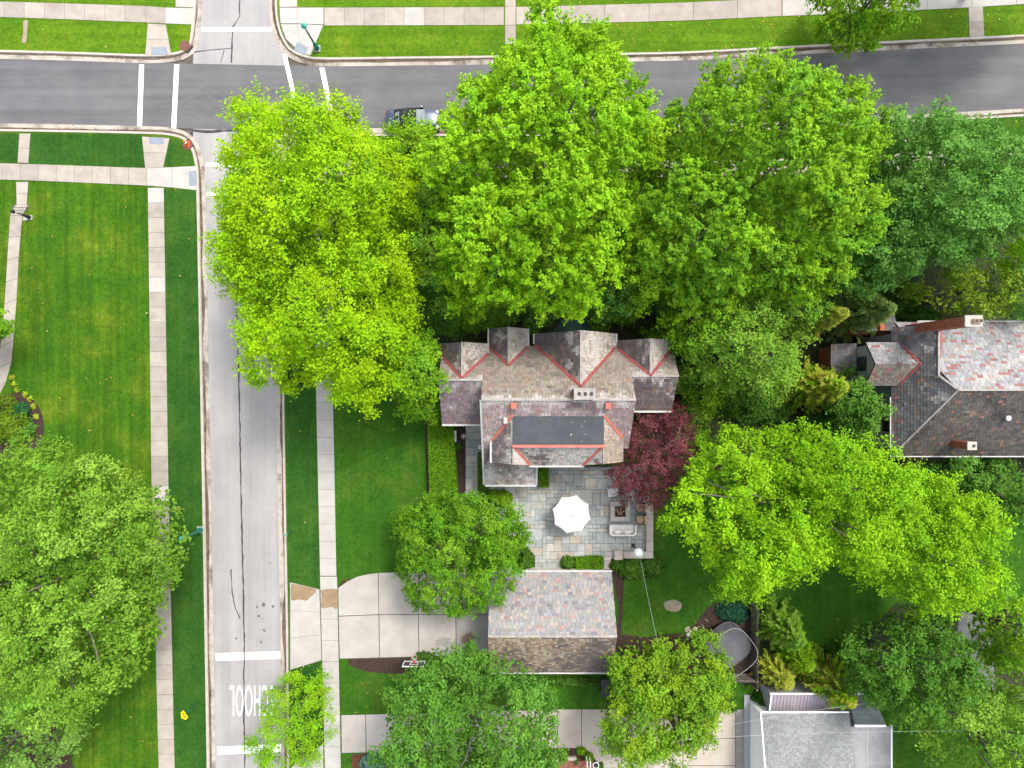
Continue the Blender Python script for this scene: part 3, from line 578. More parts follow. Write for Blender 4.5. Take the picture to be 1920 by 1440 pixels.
# ------------------------------------------------------------------ main house
mh = thing('slate_roof_house', 'large house with four front gables, mottled slate roof and black flat deck', 'house', (3.4, -1.5, 0))
KN = 1.136; YN, ZN = 1.97, 5.5
zn = lambda y: ZN + (YN - y) * KN
yn = lambda z: YN - (z - ZN) / KN
YR, ZR = -1.11, 9.0
hard([(-5.4, 3), (12.5, 3), (12.5, -2), (9, -6), (2, -6), (2, -8), (-2, -8), (-2, -3), (-5.4, -3)])
slope(mh, [(-2.2, 2.95, zn(2.95)), (8.9, 2.95, zn(2.95)), (8.9, YR, ZR), (-2.2, YR, ZR)], north_c, seed=1, lichen=0.55)
slope(mh, [(-5.45, 2.2, zn(2.2)), (-2.2, 2.2, zn(2.2)), (-2.2, 0.32, zn(0.32)), (-5.45, 0.32, zn(0.32))], north_c, seed=2, lichen=0.55)
slope(mh, [(8.9, 2.3, zn(2.3)), (12.55, 2.3, zn(2.3)), (12.45, 0.61, zn(0.61)), (8.9, 0.61, zn(0.61))], north_c, seed=3, lichen=0.55)
zs = lambda y: ZR - 0.84 * (YR - y)
slope(mh, [(-2.15, -4.9, zs(-4.9)), (8.9, -4.9, zs(-4.9)), (8.9, YR, ZR), (-2.15, YR, ZR)], south_c, seed=4, lichen=0.55)
slope(mh, [(-2.15, -8.06, zs(-8.06)), (1.84, -8.06, zs(-8.06)), (1.84, -4.9, zs(-4.9)), (-2.15, -4.9, zs(-4.9))], slate_main((0.24, 0.205, 0.185), (0.42, 0.39, 0.355), (0.125, 0.10, 0.095), 0.0, 0.2, 13.0), seed=5)
slope(mh, [(-5.45, -3.1, 4.75), (-2.1, -3.1, 4.75), (-2.1, 0.32, zn(0.32)), (-5.45, 0.32, zn(0.32))], wing_c, seed=6, lichen=0.55)
slope(mh, [(8.9, -2.05, 4.95), (12.4, -2.05, 4.95), (12.45, 0.61, zn(0.61)), (8.9, 0.61, zn(0.61))], slate_main((0.12, 0.095, 0.095), (0.30, 0.28, 0.26), DARKM, 0.42, 0.35, 16.0), seed=7, lichen=0.8)
GABLES = [(-3.71, 1.78, 1.92, 3.13, 7.23), (-0.26, 1.52, 1.47, 4.34, 6.12), (5.05, 3.25, 3.08, 3.95, 7.93), (10.35, 2.05, 1.98, 3.4, 7.0)]
for i, (xr, l, r, yf, z) in enumerate(GABLES):
    ze, zf = z - l * KN, z - r * KN
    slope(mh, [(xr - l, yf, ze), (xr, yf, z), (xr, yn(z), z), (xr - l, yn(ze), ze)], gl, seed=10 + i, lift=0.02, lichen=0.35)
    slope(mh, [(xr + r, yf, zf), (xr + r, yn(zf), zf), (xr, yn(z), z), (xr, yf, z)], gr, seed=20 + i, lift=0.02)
    strip(mh, (xr - l, yn(ze), ze), (xr, yn(z), z), 0.23, 0.05, 'valley_flashing', M['dark_red'], 0.17); strip(mh, (xr + r, yn(zf), zf), (xr, yn(z), z), 0.23, 0.05, 'valley_flashing', M['dark_red'], 0.17)
    strip(mh, (xr, yf, z), (xr, yn(z), z), 0.14, 0.05, 'ridge_cap', M['ridge'], 0.07)
    if i in (1, 2): strip(mh, (xr - l - 0.06, yf, ze), (xr - l - 0.06, yn(ze) + 0.1, ze), 0.16, 0.12, 'gutter', M['gutter_metal'], 0.02); strip(mh, (xr + r + 0.06, yf, zf), (xr + r + 0.06, yn(zf) + 0.1, zf), 0.16, 0.12, 'gutter', M['gutter_metal'], 0.02)
    gable_body(mh, xr - l + 0.3, xr + r - 0.3, yn(z) + 0.9, yf - 0.3, ze + 0.1, z - 0.25, M['stucco'], xr)
    window(mh, (xr, yf - 0.28, 3.6), 1.2, 1.3, 'x', 1)
MB().span(-1.9, 8.6, -4.8, 2.6, 0, 4.4).build('wall', M['stucco'], mh); MB().span(-5.2, -1.9, -2.8, 1.9, 0, 4.6).build('wall', M['stucco'], mh); MB().span(8.6, 12.2, -1.8, 2.0, 0, 4.75).build('wall', M['stucco'], mh)
MB().span(-1.85, 1.5, -7.7, -4.8, 0, 3.0).build('wall', M['stucco'], mh)
for sx, xx in ((1, -2.18), (-1, 8.86)):   # end gables of the tall middle block
    m = MB(); m.solid([(xx, 0.5, 6.4), (xx, YR, ZR - 0.1), (xx, -4.6, 5.9), (xx + sx * 0.2, 0.5, 6.4), (xx + sx * 0.2, YR, ZR - 0.1), (xx + sx * 0.2, -4.6, 5.9)], [(0, 1, 2), (5, 4, 3), (0, 3, 4, 1), (1, 4, 5, 2), (2, 5, 3, 0)]); m.build('gable_wall', M['stucco'], mh)
strip(mh, (-2.2, YR, ZR), (8.9, YR, ZR), 0.17, 0.06, 'ridge_cap', M['ridge'], 0.075); strip(mh, (-5.45, 0.32, zn(0.32)), (-2.2, 0.32, zn(0.32)), 0.17, 0.06, 'ridge_cap', M['ridge'], 0.075); strip(mh, (8.9, 0.61, zn(0.61)), (12.45, 0.61, zn(0.61)), 0.17, 0.06, 'ridge_cap', M['ridge'], 0.075)
# rear cross roof with the flat deck
D0, D1 = 0.04, 6.73
MB().span(D0, D1, -4.5, -2.35, 7.5, 7.97).build('flat_deck', M['membrane'], mh)
for px, py, r in ((1071, 815, 2.2), (1098, 814, 1.3), (1096, 790, 1.2), (1073, 791, 1), (1091, 799, 1), (967, 820, 0.9), (1091, 828, 0.9), (1031, 787, 0.8)): blot(mh, px, py, r * 0.7, 'bird_dropping', M['gutter_metal'], 7.98)
zi = 7.92
slope(mh, [(-1.51, -4.27, 6.35), (D0, -2.2, zi), (D0, -5.9, zi), (-1.51, -5.9, 6.35)], slate_main((0.12, 0.10, 0.098), PALE, DARKM, 0.18, 0.3, 19.0), seed=30, lichen=0.5)
slope(mh, [(8.38, -4.1, 6.45), (8.38, -5.87, 6.45), (D1, -5.87, zi), (D1, -2.2, zi)], slate_main((0.235, 0.19, 0.155), (0.33, 0.29, 0.25), (0.15, 0.115, 0.10), 0.3, 0.4, 23.0), seed=31)
slope(mh, [(D0, -4.5, zi), (D1, -4.5, zi), (5.4, -6.2, 5.9), (1.42, -6.2, 5.9)], inner_c, seed=32, lichen=0.5)
slope(mh, [(D0, -4.5, zi), (1.42, -6.2, 5.9), (D0, -5.9, zi)], gr, seed=33); slope(mh, [(D1, -4.5, zi), (D1, -5.87, zi), (5.4, -6.2, 5.9)], inner_c, seed=34)
MB().span(-1.3, 8.15, -5.75, -2.6, 4.2, 5.6).build('wall', M['stucco'], mh); MB().span(0.2, 6.6, -4.4, -2.6, 6.0, 7.45).build('wall', M['stucco'], mh)
MB().span(-1.3, 8.15, -5.75, -4.8, 0.0, 4.2).build('wall', M['stucco'], mh)
for a, b in (((D0, -2.3, zi), (-1.51, -4.27, 6.35)), ((D1, -2.3, zi), (8.38, -4.1, 6.45)), ((D0, -4.5, zi), (1.42, -6.2, 5.9)), ((D1, -4.5, zi), (5.4, -6.2, 5.9)), ((D0, -4.55, zi), (D1, -4.55, zi))): strip(mh, a, b, 0.2, 0.06, 'valley_flashing', M['red_flash'], 0.17)
for a, b in (((-1.6, -4.3, 6.35), (-1.6, -5.95, 6.35)), ((1.3, -6.28, 5.9), (5.5, -6.28, 5.9)), ((1.95, -6.3, 4.6), (1.95, -8.1, 3.2)), ((-2.15, -8.16, 3.2), (1.95, -8.16, 3.2)), ((-5.45, -3.2, 4.75), (-2.1, -3.2, 4.75)), ((8.95, -2.15, 4.95), (12.4, -2.15, 4.95)), ((-2.25, -1.2, 8.9), (-2.25, -8.1, 3.2))): strip(mh, a, b, 0.15, 0.12, 'gutter', M['gutter_metal'], 0.02)
ch = MB().span(4.42, 5.85, -1.05, -0.35, 7.6, 9.75).build('chimney', M['brick'], mh); MB().span(4.36, 5.91, -1.11, -0.29, 9.75, 9.87).build('chimney_cap', M['ridge'], ch)
for k in range(3): MB().span(4.63 + k * 0.43, 4.85 + k * 0.43, -0.82, -0.58, 9.86, 9.90).build('flue', M['ash'], ch)
for px in (963, 1140): p = P(px, 761, 8.75); v = MB().box((p.x, p.y, 8.6), (0.40, 0.42, 0.7)).build('roof_vent', M['red_flash'], mh)
p = P(948, 788, 7.6); MB().box((p.x, p.y, 7.6), (0.28, 0.45, 0.7)).build('roof_vent', M['limestone'], mh)
p = P(1006, 860, 6.3); MB().lathe((p.x, p.y, 5.9), [(0.09, 0), (0.09, 0.55)], 10).build('vent_pipe', M['black'], mh)
# green metal roof over the front bay
bay = []; cx, cy = 5.0, 3.9
ring = [P(x, y, 3.3) for x, y in ((1034, 624), (1052, 600), (1097, 599), (1116, 622))]; top = [P(x, y, 4.0) for x, y in ((1055, 632), (1068, 628), (1083, 628), (1096, 632))]
ring += [P(1116, 650, 3.3), P(1034, 650, 3.3)]; top += [P(1096, 652, 4.0), P(1055, 652, 4.0)]; m = MB()
for i in range(6): m.face([ring[i], top[i], top[(i + 1) % 6], ring[(i + 1) % 6]][::1])
m.face(top[::-1]); br = m.build('bay_roof', M['patina'], mh)
for i in range(6):
    strip(br, ring[i], top[i], 0.05, 0.05, 'seam', M['patina'], 0.04)
    a, b = (ring[i] + ring[(i + 1) % 6]) / 2, (top[i] + top[(i + 1) % 6]) / 2; strip(br, a, b, 0.04, 0.04, 'seam', M['patina'], 0.03)
MB().prism([(p.x * 0.99, p.y * 0.985) for p in ring], 0, 3.25).build('bay_wall', M['stucco'], mh)
window(mh, (-2.9, -2.82, 2.6), 1.3, 1.3, 'x', -1); window(mh, (-0.2, -7.72, 1.7), 1.6, 1.3, 'x', -1); window(mh, (3.4, -5.77, 2.2), 2.2, 2.0, 'x', -1); window(mh, (6.8, -5.77, 2.2), 1.2, 1.6, 'x', -1)

# ------------------------------------------------------------------ garage
ga = thing('garage', 'detached garage with mottled grey slate gable roof beside the patio', 'garage', (3.1, -19.2, 0))
GX0, GX1, GY0, GYR, GY1 = -1.82, 8.0, -15.2, -19.2, -23.3
def gar_n(p, g):
    c = jit((0.212, 0.207, 0.202), g, 0.15, 0.05); k = g.random()
    if k < 0.06: c = jit((0.255, 0.165, 0.145), g, 0.15)
    elif k < 0.14: c = jit((0.155, 0.145, 0.165), g, 0.12)
    elif k < 0.30: c = jit((0.275, 0.235, 0.205), g)
    elif k < 0.42: c = jit((0.20, 0.20, 0.21), g)
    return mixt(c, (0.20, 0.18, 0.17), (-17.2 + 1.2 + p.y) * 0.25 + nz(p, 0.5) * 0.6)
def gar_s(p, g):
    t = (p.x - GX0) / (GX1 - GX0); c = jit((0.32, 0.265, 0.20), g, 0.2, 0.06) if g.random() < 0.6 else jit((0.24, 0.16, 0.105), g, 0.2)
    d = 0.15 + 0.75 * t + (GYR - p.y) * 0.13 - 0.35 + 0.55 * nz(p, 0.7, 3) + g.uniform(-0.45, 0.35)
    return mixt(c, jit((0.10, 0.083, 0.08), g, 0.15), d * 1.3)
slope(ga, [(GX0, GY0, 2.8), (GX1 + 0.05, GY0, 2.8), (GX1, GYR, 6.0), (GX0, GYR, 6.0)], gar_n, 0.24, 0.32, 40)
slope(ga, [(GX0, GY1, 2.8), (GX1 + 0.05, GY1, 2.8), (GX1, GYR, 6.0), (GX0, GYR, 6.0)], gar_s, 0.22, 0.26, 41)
strip(ga, (GX0, GYR, 6.0), (GX1, GYR, 6.0), 0.2, 0.05, 'ridge_cap', M['ridge'], 0.065)
strip(ga, (GX0, GY0 + 0.07, 2.8), (GX1 + 0.1, GY0 + 0.07, 2.8), 0.14, 0.12, 'gutter', M['gutter_metal'], 0.03); strip(ga, (GX0, GY1 - 0.07, 2.8), (GX1 + 0.1, GY1 - 0.07, 2.8), 0.14, 0.12, 'gutter', M['gutter_metal'], 0.03)
m = MB(); x0, x1 = GX0 + 0.35, GX1 - 0.3; sec = [(GY1 + 0.35, 0), (GY0 - 0.35, 0), (GY0 - 0.35, 2.75), (GYR, 5.75), (GY1 + 0.35, 2.75)]
m.solid([(x0, y, z) for y, z in sec] + [(x1, y, z) for y, z in sec], [(0, 1, 2, 3, 4), (9, 8, 7, 6, 5)] + [(i + 5, (i + 1) % 5 + 5, (i + 1) % 5, i) for i in range(5)]); m.build('wall', M['stucco'], ga)
for yc in (-17.3, -21.1):
    dd = MB().span(x0 - 0.05, x0 + 0.03, yc - 1.4, yc + 1.4, 0.15, 2.4).build('garage_door', M['white'], ga)
    for k in range(4): MB().span(x0 - 0.07, x0 - 0.045, yc - 1.33, yc + 1.33, 0.22 + k * 0.55, 0.70 + k * 0.55).build('door_panel', M['white'], dd)
hard([(GX0, GY0), (GX1, GY0), (GX1, GY1), (GX0, GY1)])

# ------------------------------------------------------------------ neighbour house on the right
rh = thing('hip_roof_house', 'house with hipped slate roof speckled red slates and tall brick chimney', 'house', (33, -0.5, 0))
def speck(base, pale, dark, red=0.07, plo=0.2, dlo=0.3, off=0.0):
    f0 = slate_main(base, pale, dark, plo, dlo, off)
    def f(p, g):
        if g.random() < red: return jit((0.215, 0.10, 0.09), g, 0.2)
        return f0(p, g)
    return f
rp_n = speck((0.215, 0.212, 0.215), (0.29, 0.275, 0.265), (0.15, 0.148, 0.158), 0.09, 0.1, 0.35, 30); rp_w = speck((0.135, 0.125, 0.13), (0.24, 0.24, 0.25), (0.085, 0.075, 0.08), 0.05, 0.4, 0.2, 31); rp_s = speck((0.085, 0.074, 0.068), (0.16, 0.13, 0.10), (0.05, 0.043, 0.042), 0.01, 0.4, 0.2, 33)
XE, ZE = 29.2, 5.5; XR, ZT = 31.7, 9.5; XC = 31.0; zw = lambda x: ZE + (x - XE) * (ZT - ZE) / (XR - XE)
XF = 46.0; YNE, YSE, YRR = 4.75, -5.5, -0.42
hard([(27, 5), (46, 5), (46, -6.5), (27, -6.5)])
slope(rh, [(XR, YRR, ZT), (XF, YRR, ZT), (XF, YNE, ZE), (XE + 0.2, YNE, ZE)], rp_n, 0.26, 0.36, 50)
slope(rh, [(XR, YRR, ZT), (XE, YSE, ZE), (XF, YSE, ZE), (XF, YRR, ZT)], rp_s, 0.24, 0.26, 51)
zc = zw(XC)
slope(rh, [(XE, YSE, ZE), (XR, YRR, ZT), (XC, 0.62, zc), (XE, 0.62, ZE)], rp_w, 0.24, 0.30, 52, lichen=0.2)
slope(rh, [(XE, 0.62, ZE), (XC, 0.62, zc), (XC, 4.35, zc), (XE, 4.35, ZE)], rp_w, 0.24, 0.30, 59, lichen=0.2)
slope(rh, [(XC, 0.62, zc), (XR, YRR, ZT), (XC + 0.55, 0.75, zc - 0.1)], rp_w, 0.24, 0.28, 64, lift=0.02)
slope(rh, [(XC, 4.35, zc), (XC, 0.62, zc), (XC + 1.6, 4.35, zc - 2.4)], rp_w, 0.24, 0.28, 53, lift=0.03)
strip(rh, (XC, 4.35, zc), (XC, 0.62, zc), 0.16, 0.05, 'ridge_cap', M['ridge'], 0.08); strip(rh, (XC, 0.62, zc), (XR, YRR, ZT), 0.16, 0.05, 'ridge_cap', M['ridge'], 0.08); strip(rh, (XR, YRR, ZT), (XE, YSE, ZE), 0.14, 0.05, 'hip_cap', M['ridge'], 0.07); strip(rh, (XR, YRR, ZT), (XF, YRR, ZT), 0.14, 0.05, 'ridge_cap', M['ridge'], 0.08)
MB().span(XE + 0.35, XF - 0.3, YSE + 0.4, 3.9, 0, 5.4).build('wall', M['siding_grey'], rh); MB().span(XC + 0.2, XF - 0.3, -3.2, 3.0, 5.3, 6.3).build('wall', M['siding_grey'], rh)
strip(rh, (XE - 0.08, YSE - 0.1, ZE), (XE - 0.08, -1.0, ZE), 0.09, 0.1, 'gutter', M['gutter_metal'], 0.0); strip(rh, (XE, YSE - 0.08, ZE), (XF, YSE - 0.08, ZE), 0.09, 0.1, 'gutter', M['gutter_metal'], 0.0); strip(rh, (XE + 2, YNE + 0.08, ZE), (XF, YNE + 0.08, ZE), 0.09, 0.1, 'gutter', M['gutter_metal'], 0.0)
# projecting gable towards the viewer's left
DX, dze, dzr = 27.2, 5.95, 7.25; yr = P(1644, 682, dzr).y; ya, yb = P(1629, 643, dze).y, P(1629, 722, dze).y; xv = XE + (dzr - ZE) / ((ZT - ZE) / (XR - XE)); xe2 = XE + (dze - ZE) / ((ZT - ZE) / (XR - XE))
slope(rh, [(DX - 0.2, ya, dze), (xe2, ya, dze), (xv, yr, dzr), (DX - 0.2, yr, dzr)], rp_n, 0.24, 0.30, 54, lift=0.02); slope(rh, [(DX - 0.2, yb, dze), (DX - 0.2, yr, dzr), (xv, yr, dzr), (xe2, yb, dze)], speck((0.17, 0.145, 0.125), (0.25, 0.22, 0.18), (0.10, 0.085, 0.08), 0.06, 0.3, 0.3, 35), 0.24, 0.30, 55, lift=0.02)
m = MB(); ys = [ya - 0.2, yr, yb + 0.2]; sec = [(ys[2], 0), (ys[0], 0), (ys[0], dze - 0.1), (yr, dzr - 0.2), (ys[2], dze - 0.1)]; m.solid([(DX, y, z) for y, z in sec] + [(XE + 0.8, y, z) for y, z in sec], [(4, 3, 2, 1, 0), (5, 6, 7, 8, 9)] + [(i, (i + 1) % 5, (i + 1) % 5 + 5, i + 5) for i in range(5)]); m.build('gable_wall', M['siding_grey'], rh)
window(rh, (DX - 0.02, yr + 0.05, 5.0), 1.0, 1.2, 'y', -1); window(rh, (XE + 0.33, -3.2, 4.4), 1.0, 1.3, 'y', -1)
for y in (ya, yb): strip(rh, (DX - 0.2, y, dze), (xe2, y, dze), 0.08, 0.08, 'gutter', M['gutter_metal'], 0.0)
strip(rh, (xe2, ya, dze), (xv, yr, dzr), 0.14, 0.05, 'valley_flashing', M['dark_red'], 0.17); strip(rh, (xe2, yb, dze), (xv, yr, dzr), 0.14, 0.05, 'valley_flashing', M['dark_red'], 0.17); strip(rh, (XC + 1.5, 4.3, zc - 2.2), (XC + 0.05, 0.66, zc), 0.14, 0.05, 'valley_flashing', M['dark_red'], 0.10)
# lower roofs and brick band under the gable
slope(rh, [(25.6, 3.2, 3.2), (27.15, 3.2, 4.2), (27.15, 0.0, 4.2), (25.6, 0.0, 3.2)], rp_w, 0.24, 0.28, 56); MB().span(26.0, 27.15, 0.3, 3.0, 0, 3.3).build('wall', M['brick'], rh)
MB().span(27.05, 27.2, yb + 0.3, ya - 0.3, 0.0, 3.6).build('brick_band', M['orange_brick'], rh)
slope(rh, [(27.3, 4.2, 4.1), (30.5, 4.2, 4.1), (30.5, 6.0, 3.3), (27.3, 6.0, 3.3)], rp_w, 0.24, 0.28, 57); MB().span(27.5, 30.3, 4.0, 5.7, 0, 3.3).build('wall', M['brick'], rh); MB().span(28.95, 29.3, 4.2, 6.05, 3.4, 4.35).build('party_wall', M['orange_brick'], rh)
slope(rh, [(32.2, -5.9, 3.6), (37.5, -5.9, 3.6), (37.5, -7.4, 2.9), (32.2, -7.4, 2.9)], rp_s, 0.24, 0.28, 58); MB().span(32.4, 37.3, -7.1, -5.0, 0, 2.95).build('wall', M['brick'], rh)
c = MB().span(30.1, 31.15, 3.86, 4.5, 0, 12.6).build('chimney', M['brick'], rh); MB().span(30.05, 31.2, 3.80, 4.56, 12.6, 12.75).build('chimney_cap', M['limestone'], c)
for xx in (30.62, 30.94): MB().span(xx - 0.13, xx + 0.13, 4.05, 4.31, 12.75, 13.0).build('chimney_pot', M['wood_tan'], c); MB().span(xx - 0.09, xx + 0.09, 4.09, 4.27, 12.99, 13.02).build('flue', M['ash'], c)
p = P(1823, 836, 8.3); c = MB().span(p.x - 0.3, p.x + 0.3, p.y - 0.26, p.y + 0.26, 5.6, 8.2).build('chimney', M['brick'], rh); MB().span(p.x - 0.34, p.x + 0.34, p.y - 0.3, p.y + 0.3, 8.2, 8.3).build('chimney_cap', M['limestone'], c); MB().span(p.x + 0.02, p.x + 0.2, p.y - 0.1, p.y + 0.1, 8.3, 8.36).build('flue', M['ash'], c)
p = P(1889, 784, 8.0); MB().lathe((p.x, p.y, 7.2), [(0.1, 0), (0.1, 0.8), (0.2, 0.82), (0.2, 0.95)], 10).build('vent_pipe', M['gutter_metal'], rh)

# ------------------------------------------------------------------ white house at the bottom edge
wh = thing('white_house', 'white house with grey shingle roof and faded metal porch roof', 'house', (22, -31, 0))
def shing(p, g): return jit(mixt((0.165, 0.172, 0.172), (0.225, 0.232, 0.23), nz(p, 0.4, 2) + 0.4), g, 0.17, 0.02)
X0, X1 = P(1427.5, 1336, 3.2).x, P(1592, 1339, 3.2).x; YT = P(0, 1337, 3.2).y
slope(wh, [(X0, YT, 3.2), (X1, YT, 3.2), (X1 + 0.2, YT - 9, 5.4), (X0, YT - 9, 5.4)], shing, 0.16, 0.24, 60, 'shingle_grey', hi=0.03)
slope(wh, [(X0, YT - 18, 3.2), (X1, YT - 18, 3.2), (X1 + 0.2, YT - 9, 5.4), (X0, YT - 9, 5.4)], shing, 0.3, 0.6, 61, 'shingle_grey', hi=0.02)
m = MB(); sec = [(YT - 17.7, 0), (YT - 0.3, 0), (YT - 0.3, 3.0), (YT - 9, 5.2), (YT - 17.7, 3.0)]; xa, xb = X0 + 0.12, X1 - 0.2
m.solid([(xa, y, z) for y, z in sec] + [(xb, y, z) for y, z in sec], [(4, 3, 2, 1, 0), (5, 6, 7, 8, 9)] + [(i, (i + 1) % 5, (i + 1) % 5 + 5, i + 5) for i in range(5)]); m.build('wall', M['white'], wh)
MB().span(xa - 0.5, xa - 0.02, YT - 17, YT + 0.1, 0, 0.3).build('foundation', M['siding_grey'], wh)
strip(wh, (X0 - 0.02, YT + 0.07, 3.2), (X1, YT + 0.07, 3.2), 0.12, 0.1, 'gutter', M['white'], 0.02); strip(wh, (X0 - 0.05, YT + 0.1, 3.2), (X0 - 0.05, YT - 9, 5.4), 0.1, 0.14, 'barge_board', M['white'], 0.03)
# metal porch roof behind
a, b = P(1446, 1302, 3.0), P(1585, 1302, 3.0); y2 = P(0, 1334, 2.55).y
m = MB().solid([(a.x, a.y, 3.0), (b.x, a.y, 3.0), (b.x, y2, 2.55), (a.x, y2, 2.55)] + [(a.x, a.y, 2.9), (b.x, a.y, 2.9), (b.x, y2, 2.45), (a.x, y2, 2.45)], [(3, 2, 1, 0), (4, 5, 6, 7), (0, 1, 5, 4), (1, 2, 6, 5), (2, 3, 7, 6), (3, 0, 4, 7)]); po = m.build('porch_roof', M['metal_roof'], wh)
n = 22
for k in range(n + 1):
    xx = a.x + (b.x - a.x) * k / n; strip(po, (xx, a.y, 3.0), (xx, y2, 2.55), 0.045, 0.06, 'seam', M['metal_roof'], 0.05)
strip(wh, (a.x - 0.1, a.y + 0.06, 3.0), (b.x + 2.9, a.y + 0.06, 3.0), 0.12, 0.1, 'gutter', M['white'], 0.05); strip(wh, (b.x, a.y, 3.0), (b.x, y2, 2.55), 0.1, 0.1, 'gutter', M['white'], 0.08); strip(wh, (a.x, a.y, 3.0), (a.x, y2, 2.55), 0.1, 0.1, 'gutter', M['white'], 0.08)
MB().span(a.x + 0.1, b.x, y2, a.y - 0.12, 0, 2.5).build('porch_wall', M['siding_grey'], wh)
c0, c1_ = P(1592, 1305, 3.1), P(1659, 1357, 3.5); slope(wh, [(c0.x, c0.y, 2.8), (c1_.x - 0.6, c0.y, 2.8), (c1_.x, c1_.y, 3.6), (c0.x + 0.2, c1_.y, 3.6)], lambda p, g: jit(mixt((0.10, 0.115, 0.12), (0.19, 0.205, 0.205), nz(p, 1.2, 2) + 0.3), g, 0.12), 0.2, 0.4, 63, 'shingle_grey', hi=0.02)
strip(wh, (c0.x + 0.2, c1_.y - 0.1, 3.6), (c1_.x, c1_.y - 0.1, 3.6), 0.16, 0.2, 'fascia', M['white'], 0.08); MB().span(c0.x + 0.3, c1_.x - 0.6, c1_.y, c0.y - 0.2, 0, 2.7).build('wall', M['siding_grey'], wh)
f0, f1 = P(1596, 1362, 3.3), P(1670, 1362, 3.3); MB().span(f0.x, f1.x, f0.y - 12, f0.y, 3.1, 3.3).build('flat_roof', M['epdm'], wh); MB().span(f0.x, f1.x - 0.2, f0.y - 12, f0.y - 0.2, 0, 3.1).build('wall', M['white'], wh)
strip(wh, (f1.x + 0.06, f0.y + 0.1, 3.3), (f1.x + 0.06, f0.y - 12, 3.3), 0.13, 0.14, 'gutter', M['white'], 0.05)
strip(wh, (f0.x + 1.3, f0.y, 3.3), (f0.x + 1.3, f0.y - 12, 3.3), 0.05, 0.02, 'membrane_seam', M['limestone'], 0.015)
hard([(a.x, a.y), (f1.x, a.y), (f1.x, f0.y - 12), (X0, f0.y - 12), (X0, YT)])
# ------------------------------------------------------------------ vegetation
def leaf_mesh(name, C, U, V, col, parent, mat='leaf', kind=None):
    "C centres, U/V half axes (n,3), col (n,3): one diamond-shaped leaf each"
    o = origin_of(parent); n = len(C); C = C - np.array(o)
    co = np.empty((n, 4, 3), np.float32); co[:, 0] = C - U; co[:, 1] = C - V + U * 0.15; co[:, 2] = C + U; co[:, 3] = C + V + U * 0.15
    me = bpy.data.meshes.new(name); me.vertices.add(n * 4); me.vertices.foreach_set('co', co.ravel())
    me.loops.add(n * 4); me.loops.foreach_set('vertex_index', np.arange(n * 4, dtype=np.int32))
    me.polygons.add(n); me.polygons.foreach_set('loop_start', np.arange(0, n * 4, 4, dtype=np.int32))
    at = me.attributes.new('Col', 'FLOAT_COLOR', 'FACE'); c4 = np.ones((n, 4), np.float32); c4[:, :3] = np.clip(col, 0, 1); at.data.foreach_set('color', c4.ravel())
    me.update(calc_edges=True); ob = link_mesh(name, me, M[mat], parent)
    if kind: ob['kind'] = kind
    return ob
def unit(a): return a / np.maximum(np.linalg.norm(a, axis=-1, keepdims=True), 1e-9)
def leaves(rg, C, nrm, size, aspect=0.62):
    n = len(C); nrm = unit(nrm); r = rg.normal(size=(n, 3)); U = unit(np.cross(nrm, r)); V = np.cross(nrm, U); s = size[:, None] if hasattr(size, 'shape') else size
    return C, U * s, V * s * aspect
def tube_np(mb, pts, r0, r1, n=5): 
    k = len(pts); mb.tube(pts, [r0 + (r1 - r0) * i / (k - 1) for i in range(k)], n, cap=False)
def tint(cols, rg, n): 
    cols = np.array(cols); return cols[rg.integers(0, len(cols), n)]
TREES = []
LK = 1.24

